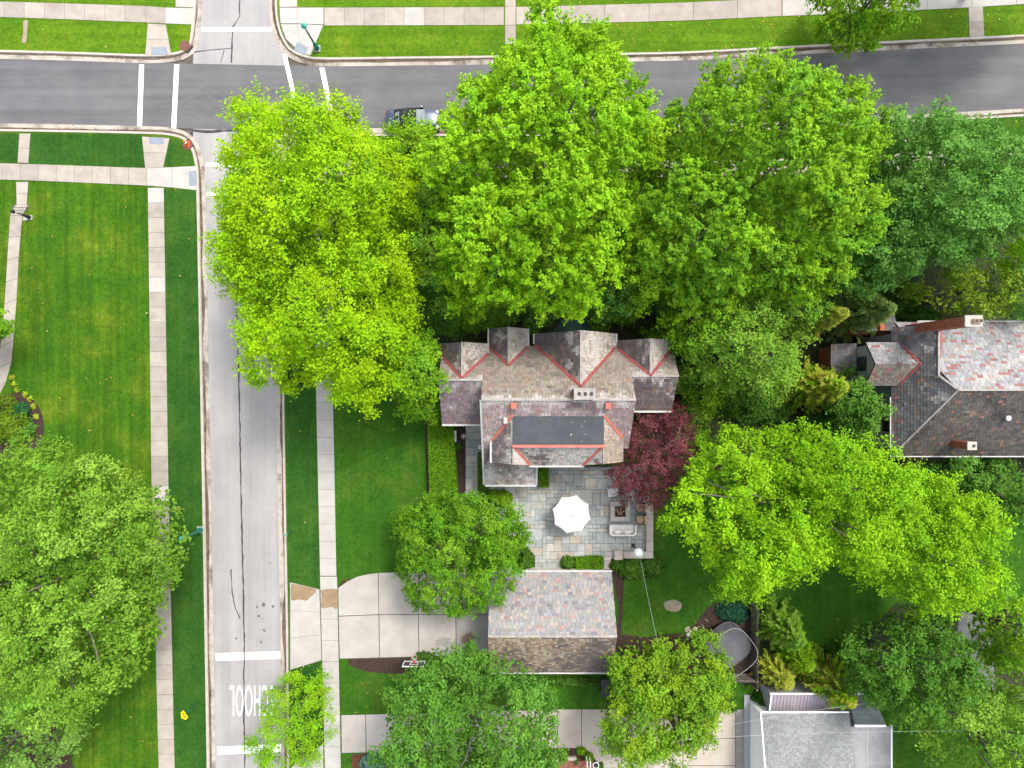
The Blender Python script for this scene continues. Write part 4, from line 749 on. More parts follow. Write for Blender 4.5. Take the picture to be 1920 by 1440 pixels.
def tree(label, c, outline, zt, zm, zl, cols, seed, sp=1.45, lr=1.3, shoots=15, nleaf=15, leaf=0.125, up=0.75, wid=0.20, out=0.5, cat='tree', name='tree', group=None, skirt=1.0, sparse=0.0, trunk=0.28, under=0.45, droop=0.0, limbs=14, tipc=1.15, fill=28, clump=3.6, gaps=0.6):
    sp *= 0.80; leaf *= 0.80; nleaf = int(nleaf * 1.7); rg = np.random.default_rng(seed); w0 = P(c[0], c[1], zm); cx, cy = w0.x, w0.y
    if isinstance(outline, tuple):
        th = np.linspace(0, 2 * math.pi, 28, endpoint=False); rr = 1 + 0.10 * np.sin(3 * th + seed) + 0.07 * np.sin(5 * th + 2.1 * seed) + rg.uniform(-0.06, 0.06, 28)
        pts = [(c[0] + outline[0] * math.cos(t) * q, c[1] - outline[1] * math.sin(t) * q) for t, q in zip(th, rr)]
    else: pts = outline
    rel = np.array([(P(x, y, zm).x - cx, P(x, y, zm).y - cy) for x, y in pts]); ang = np.arctan2(rel[:, 1], rel[:, 0]); rad = np.hypot(rel[:, 0], rel[:, 1]); od = np.argsort(ang); ang, rad = ang[od], rad[od]
    Rf = lambda t: np.interp(t, np.r_[ang - 2 * math.pi, ang, ang + 2 * math.pi], np.r_[rad, rad, rad])
    rmax = rad.max(); lobes = []; cl = []; cs = clump            # big boughs: domes with gaps between them
    for x, y in rg.uniform(-rmax, rmax, (1500, 2)):
        if math.hypot(x, y) < Rf(math.atan2(y, x)) - 0.45 * cs and all((x - q[0]) ** 2 + (y - q[1]) ** 2 > cs * cs for q in cl): cl.append((x, y, rg.uniform(-0.55, 0.55) * cs * 0.6, cs * rg.uniform(0.56, 0.74)))
    cl = np.array(cl or [(0, 0, 0, cs)])
    cand = rg.uniform(-rmax, rmax, (6000, 2))
    for x, y in cand:
        t = math.atan2(y, x); r = math.hypot(x, y); Ro = max(Rf(t) - 0.45 * lr, 0.3)
        if r > Ro: continue
        if sparse and rg.random() < sparse * (0.4 + r / Ro): continue
        d = r / Ro; q = np.hypot(cl[:, 0] - x, cl[:, 1] - y) / cl[:, 3]; j = int(q.argmin()); q = q[j]
        if q > 0.96 and rg.random() < gaps: continue
        bump = cl[j, 2] + cl[j, 3] * 1.25 * (math.sqrt(max(0, 1 - min(q, 1) ** 2)) - 0.6) - (1.4 if q > 0.96 else 0)
        if all((x - l[0]) ** 2 + (y - l[1]) ** 2 > (sp * (0.85 + 0.3 * l[5])) ** 2 for l in lobes):
            lobes.append((x, y, zm + (zt - zm) * math.sqrt(max(0, 1 - d ** 2.2)) + bump * (0.6 + 0.4 * (1 - d)) + rg.uniform(-0.3, 0.3) * lr, d, lr * rg.uniform(0.7, 1.15), rg.random()))
    ntop = len(lobes)
    for k in range(int(ntop * under)):           # lower storey inside the crown and the skirt under the rim
        l = lobes[rg.integers(0, ntop)]; dz = rg.uniform(1.0, 1.9) * lr; z = max(zl, l[2] - dz)
        lobes.append((l[0] * 0.93 + rg.normal() * 0.5, l[1] * 0.93 + rg.normal() * 0.5, z, l[3], l[4], 0.5))
    L = np.array(lobes); T = len(L)
    nf = int(fill * 3.14 * (rad ** 2).mean()); root = thing(name, label, cat, (cx, cy, 0), group)
    axis = np.c_[L[:, 0], L[:, 1], np.zeros(T)] / max(rmax, 0.1)
    ns = shoots; dirs = rg.normal(size=(T, ns, 3)) * (0.75 if up < 1.2 else 0.55) + axis[:, None, :] * out + np.array([0, 0, up]); dirs = unit(dirs)
    ln = L[:, 4][:, None] * rg.uniform(0.75, 1.2, (T, ns)); base = np.c_[L[:, 0] + cx, L[:, 1] + cy, L[:, 2]][:, None, :] + rg.normal(size=(T, ns, 3)) * 0.15 * lr
    lobc = (tint(cols, rg, T) * 0.6 + np.array(cols).mean(0) * 0.4) * LK * rg.uniform(0.88, 1.12, (T, 1)); shc = lobc[:, None, :] * rg.uniform(0.86, 1.14, (T, ns, 1))
    t = rg.uniform(0.22, 1.0, (T, ns, nleaf)) ** 0.8
    Cc = base[:, :, None, :] + dirs[:, :, None, :] * (ln[:, :, None] * t)[..., None] + rg.normal(size=(T, ns, nleaf, 3)) * (wid * (1.15 - 0.55 * t))[..., None]
    Cc[..., 2] -= droop * (t ** 2) * ln[:, :, None]
    cn = np.stack([(cl[:, 0][None] - L[:, 0][:, None]), (cl[:, 1][None] - L[:, 1][:, None])], -1); jn = np.hypot(cn[..., 0], cn[..., 1]).argmin(1); cn = -cn[np.arange(T), jn] / cs
    nr = rg.normal(size=Cc.shape) * 0.45 + np.array([0, 0, 0.55]) + dirs[:, :, None, :] * 0.5 + np.c_[cn, np.zeros(T)][:, None, None, :] * 0.7
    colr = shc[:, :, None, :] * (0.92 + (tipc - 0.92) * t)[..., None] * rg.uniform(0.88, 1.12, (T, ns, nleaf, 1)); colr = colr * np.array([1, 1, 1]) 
    sz = leaf * rg.uniform(0.75, 1.3, T * ns * nleaf)
    th = rg.uniform(-math.pi, math.pi, nf); dd = np.sqrt(rg.random(nf)) * 0.93; rf = Rf(th) * dd; dep = rg.uniform(0.3, 0.74, nf)     # leaves deeper inside the crown
    Cf = np.c_[cx + np.cos(th) * rf, cy + np.sin(th) * rf, zl * (1 - dep) + (zm + (zt - zm) * np.sqrt(np.maximum(0, 1 - dd ** 2.2))) * dep - 0.3 * lr]
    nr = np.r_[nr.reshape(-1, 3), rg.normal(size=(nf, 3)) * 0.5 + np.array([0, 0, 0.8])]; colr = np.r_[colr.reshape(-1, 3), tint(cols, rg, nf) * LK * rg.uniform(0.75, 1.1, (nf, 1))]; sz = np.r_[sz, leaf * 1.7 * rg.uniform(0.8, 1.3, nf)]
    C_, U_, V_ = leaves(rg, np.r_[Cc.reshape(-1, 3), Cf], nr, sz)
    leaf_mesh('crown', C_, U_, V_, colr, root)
    tb = MB(); zf = zm if zt > 3 else zt * 0.6; b = [(cx + rg.normal() * 0.02, cy, 0.0), (cx, cy, 0.4), (cx + rg.normal() * 0.12, cy + rg.normal() * 0.12, zf * 0.5), (cx + rg.normal() * 0.25, cy + rg.normal() * 0.25, zf), (cx, cy, zf + (zt - zf) * 0.7)]
    tb.tube(b, [trunk * 1.35, trunk, trunk * 0.85, trunk * 0.6, trunk * 0.12], 8); tb.build('trunk', M['bark'], root, True)
    br = MB(); pick = rg.permutation(ntop)[:limbs]
    for i in pick:
        l = L[i]; z0 = rg.uniform(min(zl, zf) * 0.9, zf); e = np.array([cx + l[0], cy + l[1], l[2] + 0.1]); s0 = np.array([cx, cy, z0]); mid = s0 * 0.45 + e * 0.55 + np.array([0, 0, 0.08 * np.linalg.norm(e - s0)]) + rg.normal(size=3) * 0.15
        q1 = s0 * 0.75 + mid * 0.25 + rg.normal(size=3) * 0.08; tube_np(br, [s0, q1, mid, mid * 0.4 + e * 0.6 + rg.normal(size=3) * 0.12, e], trunk * 0.42, 0.025)
    if limbs: br.build('limbs', M['bark'], root, True)
    TREES.append(root); return root

# leaf colours (linear): fresh yellow-green, bright green, green, blue-green, dark
YG = [(0.19, 0.325, 0.004), (0.23, 0.355, 0.005), (0.14, 0.275, 0.006), (0.165, 0.30, 0.005)]
BG = [(0.145, 0.295, 0.008), (0.17, 0.32, 0.010), (0.118, 0.26, 0.008), (0.19, 0.32, 0.010)]
BG2 = [(0.135, 0.265, 0.009), (0.165, 0.285, 0.011), (0.108, 0.23, 0.011), (0.088, 0.208, 0.013)]
BL = [(0.078, 0.188, 0.028), (0.10, 0.215, 0.035), (0.065, 0.16, 0.024)]
MG = [(0.11, 0.222, 0.018), (0.135, 0.248, 0.022), (0.085, 0.19, 0.016), (0.16, 0.265, 0.034)]
DG = [(0.05, 0.13, 0.012), (0.065, 0.155, 0.014), (0.04, 0.11, 0.012)]
DG2 = [(0.068, 0.165, 0.018), (0.088, 0.19, 0.024), (0.054, 0.138, 0.015)]
LY = [(0.135, 0.27, 0.006), (0.17, 0.31, 0.007), (0.105, 0.235, 0.007)]
PU = [(0.085, 0.022, 0.030), (0.11, 0.032, 0.040), (0.065, 0.017, 0.024), (0.13, 0.045, 0.05)]
GO = [(0.28, 0.31, 0.03), (0.34, 0.36, 0.05), (0.22, 0.28, 0.03)]
OL = [(0.12, 0.19, 0.045), (0.15, 0.22, 0.055), (0.10, 0.16, 0.035)]
T1 = [(455, 205), (500, 188), (540, 200), (575, 180), (620, 172), (665, 185), (690, 215), (712, 250), (780, 268), (815, 285), (800, 330), (802, 400), (825, 450), (800, 520), (806, 580), (795, 630), (770, 690), (740, 760), (720, 772), (690, 785), (660, 765), (625, 735), (585, 735), (555, 742), (520, 752), (490, 730), (475, 690), (478, 640), (455, 580), (420, 548), (393, 500), (384, 440), (378, 400), (400, 365), (402, 325), (430, 290), (472, 295), (466, 250)]
T1 = [(618 + (x - 618) * 0.93, 470 + (y - 470) * 0.97) for x, y in T1]
tree('big yellow-green tree overhanging the pale street corner', (610, 470), T1, 15.0, 8.2, 4.5, YG, 1, shoots=15, nleaf=16, up=0.8, lr=1.3, sp=1.35, wid=0.26, clump=4.3, fill=40, gaps=0.5)
tree('green tree at the yellow-green tree\'s foot, left of the house', (792, 705), (52, 88), 8.5, 5.0, 2.2, BG2, 2, sp=1.1, lr=0.95, shoots=13)
T2 = [(952, 90), (975, 70), (1000, 28), (1040, 52), (1075, 60), (1105, 50), (1140, 88), (1138, 130), (1190, 150), (1215, 170), (1225, 230), (1235, 290), (1215, 330), (1190, 380), (1195, 440), (1170, 500), (1140, 560), (1100, 595), (1050, 612), (1000, 590), (950, 580), (900, 590), (860, 600), (830, 560), (815, 520), (825, 450), (800, 400), (788, 340), (815, 290), (842, 262), (852, 190), (885, 170), (905, 112), (938, 108)]
T2 = [(1008 + (x - 1010) * 1.03, 350 + (y - 350) * (0.93 if y < 350 else 1.0)) for x, y in T2]
tree('tall bright green maple in front of the four-gabled house', (1010, 345), T2, 16.5, 8.5, 4.5, BG, 3, shoots=15, nleaf=17, up=1.3, lr=1.4, sp=1.27, wid=0.12, out=0.35, clump=3.0, fill=58, gaps=0.45)
T3 = [(1290, 150), (1310, 112), (1330, 125), (1360, 98), (1390, 130), (1440, 112), (1470, 130), (1500, 160), (1530, 152), (1588, 185), (1600, 225), (1625, 260), (1635, 310), (1620, 380), (1625, 430), (1600, 480), (1590, 530), (1550, 560), (1500, 580), (1430, 565), (1380, 580), (1330, 600), (1280, 600), (1240, 560), (1200, 540), (1178, 480), (1182, 420), (1200, 360), (1210, 300), (1217, 250), (1230, 190), (1270, 180)]
T3 = [(1400 + (x - 1400) * 0.99, 355 + (y - 355) * (0.93 if y < 355 else 1.0)) for x, y in T3]
tree('tall green maple with upright shoots beside the bend of the dark street', (1400, 355), T3, 16.0, 8.5, 4.5, BG2, 4, shoots=15, nleaf=16, up=1.3, lr=1.4, sp=1.3, wid=0.12, out=0.35, clump=3.0, fill=58, gaps=0.45)
T4 = [(1630, 245), (1680, 205), (1720, 212), (1765, 195), (1805, 212), (1860, 240), (1888, 280), (1900, 340), (1895, 400), (1880, 450), (1850, 500), (1790, 512), (1740, 500), (1700, 518), (1660, 548), (1600, 565), (1562, 520), (1580, 450), (1572, 400), (1600, 340), (1620, 290)]
T4 = [(1720 + (x - 1720) * 0.94, 375 + (y - 375) * 0.94) for x, y in T4]
tree('rounded blue-green tree in front of the hip-roofed house', (1720, 375), T4, 14.5, 8.0, 4.0, BL, 5, shoots=15, nleaf=15, up=0.8, lr=1.2, sp=1.3, wid=0.22, fill=60)
tree('yellow-green tree cut by the right edge, behind the blue-green tree', (1905, 395), (55, 115), 12, 7, 3.5, LY, 6, sp=1.4, lr=1.2)
tree('small feathery green tree on the verge at the top edge', (1618, 22), (86, 66), 8.0, 4.6, 2.2, BG2, 7, sp=1.0, lr=0.9, shoots=12, nleaf=14, up=0.3, out=0.9, wid=0.13, sparse=0.15)
T7 = [(1300, 830), (1350, 802), (1400, 790), (1450, 790), (1500, 800), (1560, 790), (1600, 820), (1680, 840), (1732, 880), (1738, 930), (1720, 980), (1722, 1030), (1690, 1050), (1640, 1050), (1600, 1060), (1560, 1050), (1525, 1030), (1505, 1060), (1440, 1112), (1400, 1132), (1350, 1122), (1310, 1088), (1300, 1040), (1250, 1000), (1222, 970), (1235, 920), (1270, 880)]
T7 = [(1480 + (x - 1480) * 0.96, 945 + (y - 945) * 0.95) for x, y in T7]
tree('wide yellow-green maple behind the patio wall', (1480, 945), T7, 13.5, 8.5, 5.0, LY, 8, shoots=15, nleaf=16, up=0.85, lr=1.2, sp=1.35, wid=0.22, clump=3.8)
T8 = [(1680, 930), (1745, 880), (1800, 890), (1845, 930), (1872, 1000), (1865, 1060), (1845, 1110), (1815, 1145), (1760, 1160), (1705, 1145), (1655, 1115), (1622, 1085), (1640, 1030)]
T8 = [(1745 + (x - 1755) * 0.92, 1020 + (y - 1025) * 0.95) for x, y in T8]
tree('yellow-green maple over the small black driveway', (1755, 1025), T8, 12.0, 7.5, 4.0, LY, 9, shoots=15, nleaf=16, up=0.8, lr=1.3, sp=1.4, wid=0.22)
tree('fresh green loose tree between the two slate houses', (1395, 655), (110, 95), 10.5, 6.5, 2.5, MG, 10, sp=1.3, lr=1.15, wid=0.24, shoots=14)
tree('green tree at the gutter corner of the hip-roofed house', (1600, 742), (42, 75), 7.0, 4.5, 1.5, DG2, 11, sp=1.1, lr=1.0)
T10 = [(0, 825), (60, 842), (110, 862), (180, 838), (215, 855), (205, 905), (250, 905), (300, 905), (335, 950), (340, 990), (358, 1000), (352, 1035), (325, 1090), (300, 1150), (305, 1200), (272, 1255), (245, 1310), (190, 1330), (140, 1320), (60, 1290), (-60, 1250), (-130, 1100), (-80, 900)]
tree('large green tree spreading over the lower-left lawn and sidewalk', (120, 1080), T10, 14.0, 8.0, 4.5, MG, 12, shoots=13, nleaf=16, up=0.7, lr=1.4, sp=1.5, wid=0.24, under=0.45, limbs=20, fill=46)
tree('pale green tree in the lower-left corner of the picture', (30, 1375), (105, 90), 11, 6.5, 3.0, [(0.13, 0.24, 0.04), (0.16, 0.27, 0.055), (0.11, 0.21, 0.035)], 13, sp=1.5, lr=1.3)
T13 = [(535, 1262), (570, 1252), (610, 1282), (625, 1330), (610, 1380), (600, 1420), (560, 1445), (520, 1445), (490, 1410), (470, 1380), (500, 1345), (480, 1318), (520, 1290)]
tree('sparse young street tree beside the word painted on the street', (550, 1345), T13, 7.0, 4.4, 2.0, LY[2:] + BG, 14, sp=0.85, lr=0.75, shoots=10, nleaf=13, leaf=0.085, wid=0.17, sparse=0.35, under=0.4, trunk=0.09, fill=8, clump=1.8)
T14 = [(830, 922), (880, 917), (930, 930), (970, 960), (985, 990), (997, 1012), (985, 1050), (962, 1080), (950, 1115), (918, 1120), (880, 1152), (840, 1148), (800, 1138), (762, 1126), (737, 1080), (747, 1030), (742, 980), (780, 945)]
tree('round dense green tree between the driveway and the patio', (862, 1030), T14, 8.5, 4.6, 2.0, [(0.075, 0.185, 0.008), (0.088, 0.20, 0.010), (0.115, 0.215, 0.012), (0.062, 0.16, 0.010)], 15, sp=1.05, lr=1.0, shoots=14, nleaf=15, leaf=0.105, up=0.35, out=0.95, wid=0.14, droop=0.25)
T15 = [(800, 1228), (850, 1227), (920, 1237), (980, 1252), (1015, 1270), (1035, 1310), (1050, 1350), (1045, 1400), (1035, 1470), (900, 1500), (760, 1470), (712, 1410), (707, 1370), (722, 1310), (752, 1272), (790, 1250)]
tree('broad dark green maple between the garage and the lower driveway', (885, 1355), T15, 12.0, 7.0, 3.0, DG2 + BL[:1], 16, shoots=15, nleaf=15, lr=1.25, sp=1.35, wid=0.2)
T16 = [(1150, 1232), (1200, 1208), (1270, 1202), (1330, 1202), (1368, 1240), (1382, 1290), (1372, 1350), (1348, 1378), (1320, 1370), (1272, 1395), (1250, 1440), (1190, 1440), (1152, 1418), (1122, 1370), (1137, 1300), (1147, 1270)]
tree('yellowish green tree around the leaning utility pole', (1252, 1315), T16, 8.6, 5.6, 2.5, [(0.11, 0.215, 0.012), (0.13, 0.235, 0.014), (0.17, 0.255, 0.012), (0.075, 0.175, 0.014)], 17, sp=1.2, lr=1.1, shoots=14, sparse=0.08)
tree('dark green broad tree beyond the trampoline fence', (1715, 1245), (122, 100), 10.0, 6.0, 2.5, DG + DG2, 18, sp=1.35, lr=1.2)
tree('mid green tree filling the lower-right corner', (1850, 1385), (125, 105), 12.0, 7.0, 3.0, MG, 19, sp=1.5, lr=1.3)
tree('green tree on the right edge beyond the small black driveway', (1895, 1185), (55, 100), 11, 6.5, 3.0, BG2, 20, sp=1.4, lr=1.2)
tree('shaded dark green tree on the right edge below the hip-roofed house', (1888, 935), (62, 85), 8, 5.0, 2.0, DG2, 21, sp=1.4, lr=1.2)
tree('low dark green tree against the hip-roofed house\'s rear porch', (1780, 880), (60, 34), 5.5, 3.5, 1.5, DG2, 22, sp=1.2, lr=1.0)
tree('light green spreading tree behind the tall brick chimney', (1815, 545), (72, 48), 7.5, 5.0, 2.5, [(0.13, 0.21, 0.015), (0.155, 0.24, 0.018)], 23, sp=1.5, lr=1.1, out=1.0, up=0.2)
tree('dark green tree on the right edge above the hip-roofed house', (1898, 545), (40, 62), 8, 5.0, 2.0, BL, 24, sp=1.4, lr=1.2)
T24 = [(1172, 792), (1205, 782), (1258, 757), (1298, 772), (1308, 810), (1290, 850), (1272, 900), (1255, 938), (1220, 953), (1182, 943), (1152, 920), (1142, 882), (1165, 860), (1180, 830)]
tree('purple-leaved tree at the house corner by the patio', (1228, 860), T24, 6.5, 4.0, 1.4, PU, 25, sp=0.9, lr=0.85, shoots=13, nleaf=15, leaf=0.075, up=0.3, out=0.8, wid=0.16, tipc=1.5, clump=1.8)
tree('branch tips of a tree beyond the left edge, over the path', (-72, 605), (88, 38), 6.0, 4.5, 2.0, BG2, 26, sp=1.0, lr=0.85, sparse=0.25, shoots=10)
tree('tall tree beyond the upper right corner shading the dark street', (1985, -160), (150, 120), 14, 10, 6, MG, 27, sp=1.8, lr=1.5, shoots=10, nleaf=12, leaf=0.17)

for i, (x, y, a, b, zt, l, cc) in enumerate([(815, 440, 52, 130, 10.0, 'between the yellow-green tree and the bright maple', MG), (1195, 470, 60, 100, 11.0, 'between the two tall maples', BG2), (1150, 560, 55, 45, 6.0, 'under the bright maple\'s lower edge', DG2), (1610, 440, 55, 115, 10.5, 'between the second maple and the blue-green tree', BL), (1300, 600, 66, 70, 8.0, 'at the foot of the second maple', BG2), (765, 285, 58, 44, 6.0, 'hanging over the parked car\'s kerb', YG[2:] + BG2), (1470, 590, 60, 50, 7.0, 'under the second maple\'s right side', MG), (1650, 470, 60, 50, 7.0, 'below the blue-green tree', DG2)]):
    tree('understorey tree ' + l, (x, y), (a, b), zt, zt * 0.6, 2.0, cc, 300 + i, sp=1.3, lr=1.15, shoots=13, nleaf=12, group='understorey trees along the dark street')
def conifer(label, c, rpx, zt, cols, seed, name='conifer', group=None, dens=1.0, needle=0.09):
    rg = np.random.default_rng(seed); w0 = P(c[0], c[1], zt * 0.3); r = rpx / F * (H - zt * 0.3); root = thing(name, label, 'conifer', (w0.x, w0.y, 0), group)
    MB().tube([(w0.x, w0.y, 0), (w0.x, w0.y, zt * 0.95)], [0.14, 0.02], 7).build('trunk', M['bark'], root, True)
    nb = int(210 * dens); k = np.linspace(0, 1, nb); z = 0.3 + (zt - 0.4) * k; L = r * (1 - k) ** 0.8 * rg.uniform(0.55, 1.25, nb) + 0.2; a = np.arange(nb) * 2.39996 + rg.uniform(-0.3, 0.3, nb)
    m = 52; t = rg.uniform(0.12, 1, (nb, m)); side = rg.normal(size=(nb, m)) * 0.17 * (0.35 + L[:, None] * 0.28) * (1.1 - t * 0.7); ca, sa = np.cos(a)[:, None], np.sin(a)[:, None]
    X = w0.x + ca * L[:, None] * t - sa * side; Y = w0.y + sa * L[:, None] * t + ca * side; Z = z[:, None] + L[:, None] * (0.30 * t - 0.28 * t * t) + rg.normal(size=(nb, m)) * 0.05
    C = np.stack([X, Y, Z], -1).reshape(-1, 3); d = np.stack([np.broadcast_to(ca, t.shape) - sa * np.sign(side) * 0.6, np.broadcast_to(sa, t.shape) + ca * np.sign(side) * 0.6, np.full(t.shape, 0.1)], -1).reshape(-1, 3)
    U = unit(d + rg.normal(size=d.shape) * 0.15); V = unit(np.cross(U, rg.normal(size=d.shape) * 0.5 + np.array([0, 0, 1]))); n = len(C); s = needle * rg.uniform(0.7, 1.4, (n, 1))
    col = (tint(cols, rg, nb)[:, None, :] * (0.7 + 0.6 * t)[..., None] * rg.uniform(0.85, 1.15, (nb, m, 1))).reshape(-1, 3); leaf_mesh('crown', C, U * s * 1.7, V * s * 0.34, col, root); return root
conifer('golden feathery conifer beside the hip-roofed house\'s gable', (1522, 725), 50, 8.0, GO + LY[:1], 31, dens=1.2)
conifer('golden-tipped conifer top poking from under the tall maple', (1520, 600), 36, 8.5, GO, 32)
conifer('olive feathery conifer at the porch of the hip-roofed house', (1598, 592), 55, 8.5, OL, 33, dens=1.4)
conifer('feathery green conifer behind the trampoline fence', (1462, 1172), 44, 6.0, MG, 34)
conifer('small golden conifer at the porch corner of the white house', (1455, 1258), 34, 4.0, GO, 35)
conifer('yellow-green conifer leaning over the metal porch roof', (1548, 1272), 54, 6.5, GO[:2] + LY + OL[:1], 36, dens=1.2)
conifer('bright green conifer between fence and shaded lawn', (1490, 1222), 36, 4.5, BG, 37)

def bush(label, c, rx, ry, h, cols, seed, name='shrub', cat='shrub', group=None, leaf=0.075, n=None, round_=True):
    "rounded shrub: leaves over a half-ellipsoid and through its outer volume"
    rg = np.random.default_rng(seed); w0 = P(c[0], c[1], h * 0.5); k = (H - h * 0.5) / F; a, b = rx * k, ry * k
    root = thing(name, label, cat, (w0.x, w0.y, ZL), group); n = n or int(min(9000, 1100 * (a * b * 3.14 + (a + b) * h * 2) * (0.075 / leaf) ** 2 * 0.4)) + 150
    d = unit(rg.normal(size=(n, 3))); d[:, 2] = np.abs(d[:, 2]) * 1.0 - 0.12; bmp = np.array([noise.noise(Vector((p[0] * 2.6 + seed, p[1] * 2.6, p[2] * 2.6))) for p in d])[:, None]; rr = rg.uniform(0.68, 1.0, (n, 1)) * (1 + 0.42 * bmp)
    C = np.c_[w0.x + d[:, 0] * a * rr[:, 0], w0.y + d[:, 1] * b * rr[:, 0], ZL + np.maximum(0.04, h * 0.12 + d[:, 2] * h * 0.88 * rr[:, 0])]
    C_, U_, V_ = leaves(rg, C, rg.normal(size=(n, 3)) * 0.55 + d + np.array([0, 0, 0.4]), leaf * rg.uniform(0.7, 1.3, n)); nn = np.array([noise.noise(Vector(p) * 2.2) for p in C])
    col = tint(cols, rg, n) * (1 + 0.25 * nn)[:, None] * rg.uniform(0.8, 1.2, (n, 1)); leaf_mesh('foliage', C_, U_, V_, col, root)
    st = MB()
    for q in range(5): w = q * 1.257 + seed; st.tube([(w0.x, w0.y, 0.02), (w0.x + math.cos(w) * a * 0.35, w0.y + math.sin(w) * b * 0.35, h * 0.45), (w0.x + math.cos(w) * a * 0.7, w0.y + math.sin(w) * b * 0.7, h * 0.75)], [0.04, 0.025, 0.008], 5, cap=False)
    st.build('stems', M['bark'], root); return root
def hedge(label, quad, h, cols, seed, group=None, leaf=0.06, dens=420, name='hedge'):
    "clipped hedge: leaves over the faces of a box with a twiggy core"
    rg = np.random.default_rng(seed); q = np.array([(P(x, y, h * 0.9).x, P(x, y, h * 0.9).y) for x, y in quad]); c = q.mean(0); root = thing(name, label, 'hedge', (c[0], c[1], ZL), group)
    inn = c + (q - c) * 0.90; MB().prism([tuple(p) for p in inn], 0.05, h * 0.90).build('core', M['ivy_soil'], root)
    area = abs(np.cross(q[1] - q[0], q[3] - q[0])); per = sum(np.linalg.norm(q[(i + 1) % 4] - q[i]) for i in range(4)); nt = int(area * dens); nsd = int(per * h * dens * 0.55)
    u, v = rg.random(nt), rg.random(nt); top = (q[0] * ((1 - u) * (1 - v))[:, None] + q[1] * (u * (1 - v))[:, None] + q[2] * (u * v)[:, None] + q[3] * ((1 - u) * v)[:, None])
    bz = np.array([noise.noise(Vector((x * 1.4, y * 1.4, seed))) for x, y in top]); Ct = np.c_[top, h + bz * 0.09 + rg.normal(size=nt) * 0.035]
    e = rg.integers(0, 4, nsd); s = rg.random(nsd); sp_ = q[e] + (q[(e + 1) % 4] - q[e]) * s[:, None]; outw = sp_ - c; sp_ = sp_ + unit(outw) * (rg.normal(size=(nsd, 1)) * 0.04); Cs = np.c_[sp_, rg.uniform(0.1, h, nsd)]
    C = np.r_[Ct, Cs]; nr = np.r_[np.tile([0, 0, 1.0], (nt, 1)), np.c_[unit(outw), np.full(nsd, 0.3)]] + rg.normal(size=(nt + nsd, 3)) * 0.6
    C_, U_, V_ = leaves(rg, C, nr, leaf * rg.uniform(0.7, 1.3, len(C))); col = tint(cols, rg, len(C)) * rg.uniform(0.75, 1.25, (len(C), 1)); leaf_mesh('foliage', C_, U_, V_, col, root); return root
HG = [(0.12, 0.27, 0.008), (0.145, 0.31, 0.008), (0.09, 0.22, 0.008)]
hedge('long clipped bright green hedge between lawn and side terrace', [(802, 795), (849, 795), (857, 935), (806, 935)], 1.3, HG, 41)
hedge('narrow green hedge strip along the house\'s side wall', [(896, 850), (911, 850), (915, 935), (896, 935)], 0.7, DG2 + HG[:1], 42)
hedge('small boxy hedge beside the rear step of the house', [(1010, 875), (1028, 875), (1029, 913), (1012, 913)], 0.8, HG, 43)
hedge('short clipped yellow-green hedge along the garage\'s patio side', [(1079, 1046), (1130, 1044), (1130, 1067), (1080, 1068)], 0.8, HG, 44)
hedge('thin hedge under the rear eave of the house', [(1100, 868), (1145, 866), (1145, 873), (1100, 875)], 0.6, DG2, 45)
hedge('diagonal clipped hedge at the round tree\'s edge of the patio', [(962, 1012), (975, 1012), (1001, 1042), (990, 1050)], 0.8, DG2 + HG[:1], 46)
bush('round clipped boxwood on the driveway end of the patio neck', (985, 1056), 14, 14, 1.0, DG2, 51, group=None); bush('round clipped boxwood joined to the short yellow-green hedge', (1065, 1056), 15, 14, 1.0, DG2, 52)
bush('low boxwood block right of the patio steps', (1157, 1060), 14, 12, 0.9, DG2, 53); bush('loose green shrub under the white globe lamp', (1186, 1068), 26, 20, 1.2, DG2 + MG[:1], 54, leaf=0.09); bush('sprawling shrub at the globe lamp\'s wall corner', (1225, 1062), 22, 22, 1.0, DG2, 55, leaf=0.09)
bush('bright leafy shrub at the left rear corner of the house', (945, 935), 16, 16, 1.1, BG, 56, leaf=0.09); bush('low shrub between the side hedge and path', (925, 928), 14, 10, 0.8, BG2, 57)
bush('little green plant beside the white stone bench', (858, 838), 8, 7, 0.5, DG2, 58)
sh = [(840, 605, 30, 24, 1.8), (885, 590, 34, 26, 2.2), (940, 588, 30, 24, 2.0), (1000, 600, 26, 22, 1.8), (1125, 590, 34, 30, 2.4), (1172, 575, 30, 30, 2.2), (1215, 560, 30, 26, 2.0), (1240, 640, 26, 26, 2.2), (1290, 600, 40, 34, 2.6), (1290, 690, 34, 30, 2.0), (1325, 735, 36, 34, 2.2), (1300, 790, 30, 34, 1.8)]
lab = ['at the left end of the house front', 'before the leftmost front gable', 'before the narrow second gable', 'left of the green metal bay roof', 'right of the green metal bay roof', 'in front of the widest gable', 'before the rightmost front gable', 'touching the rightmost gable', 'off the right front corner of the house', 'beside the right wing of the house', 'in the shade right of the house', 'behind the purple-leaved tree']
for i, ((x, y, a, b, h), l) in enumerate(zip(sh, lab)): tree('green shrub ' + l, (x, y), (a * 1.2, b * 1.2), h * 1.5, h * 0.8, 0.4, [DG2, BG2, MG][i % 3], 60 + i, sp=0.95, lr=0.75, shoots=11, nleaf=10, leaf=0.11, clump=1.5, limbs=6, trunk=0.06, fill=40, cat='shrub', name='shrub', group='shrubs round the four-gabled house')
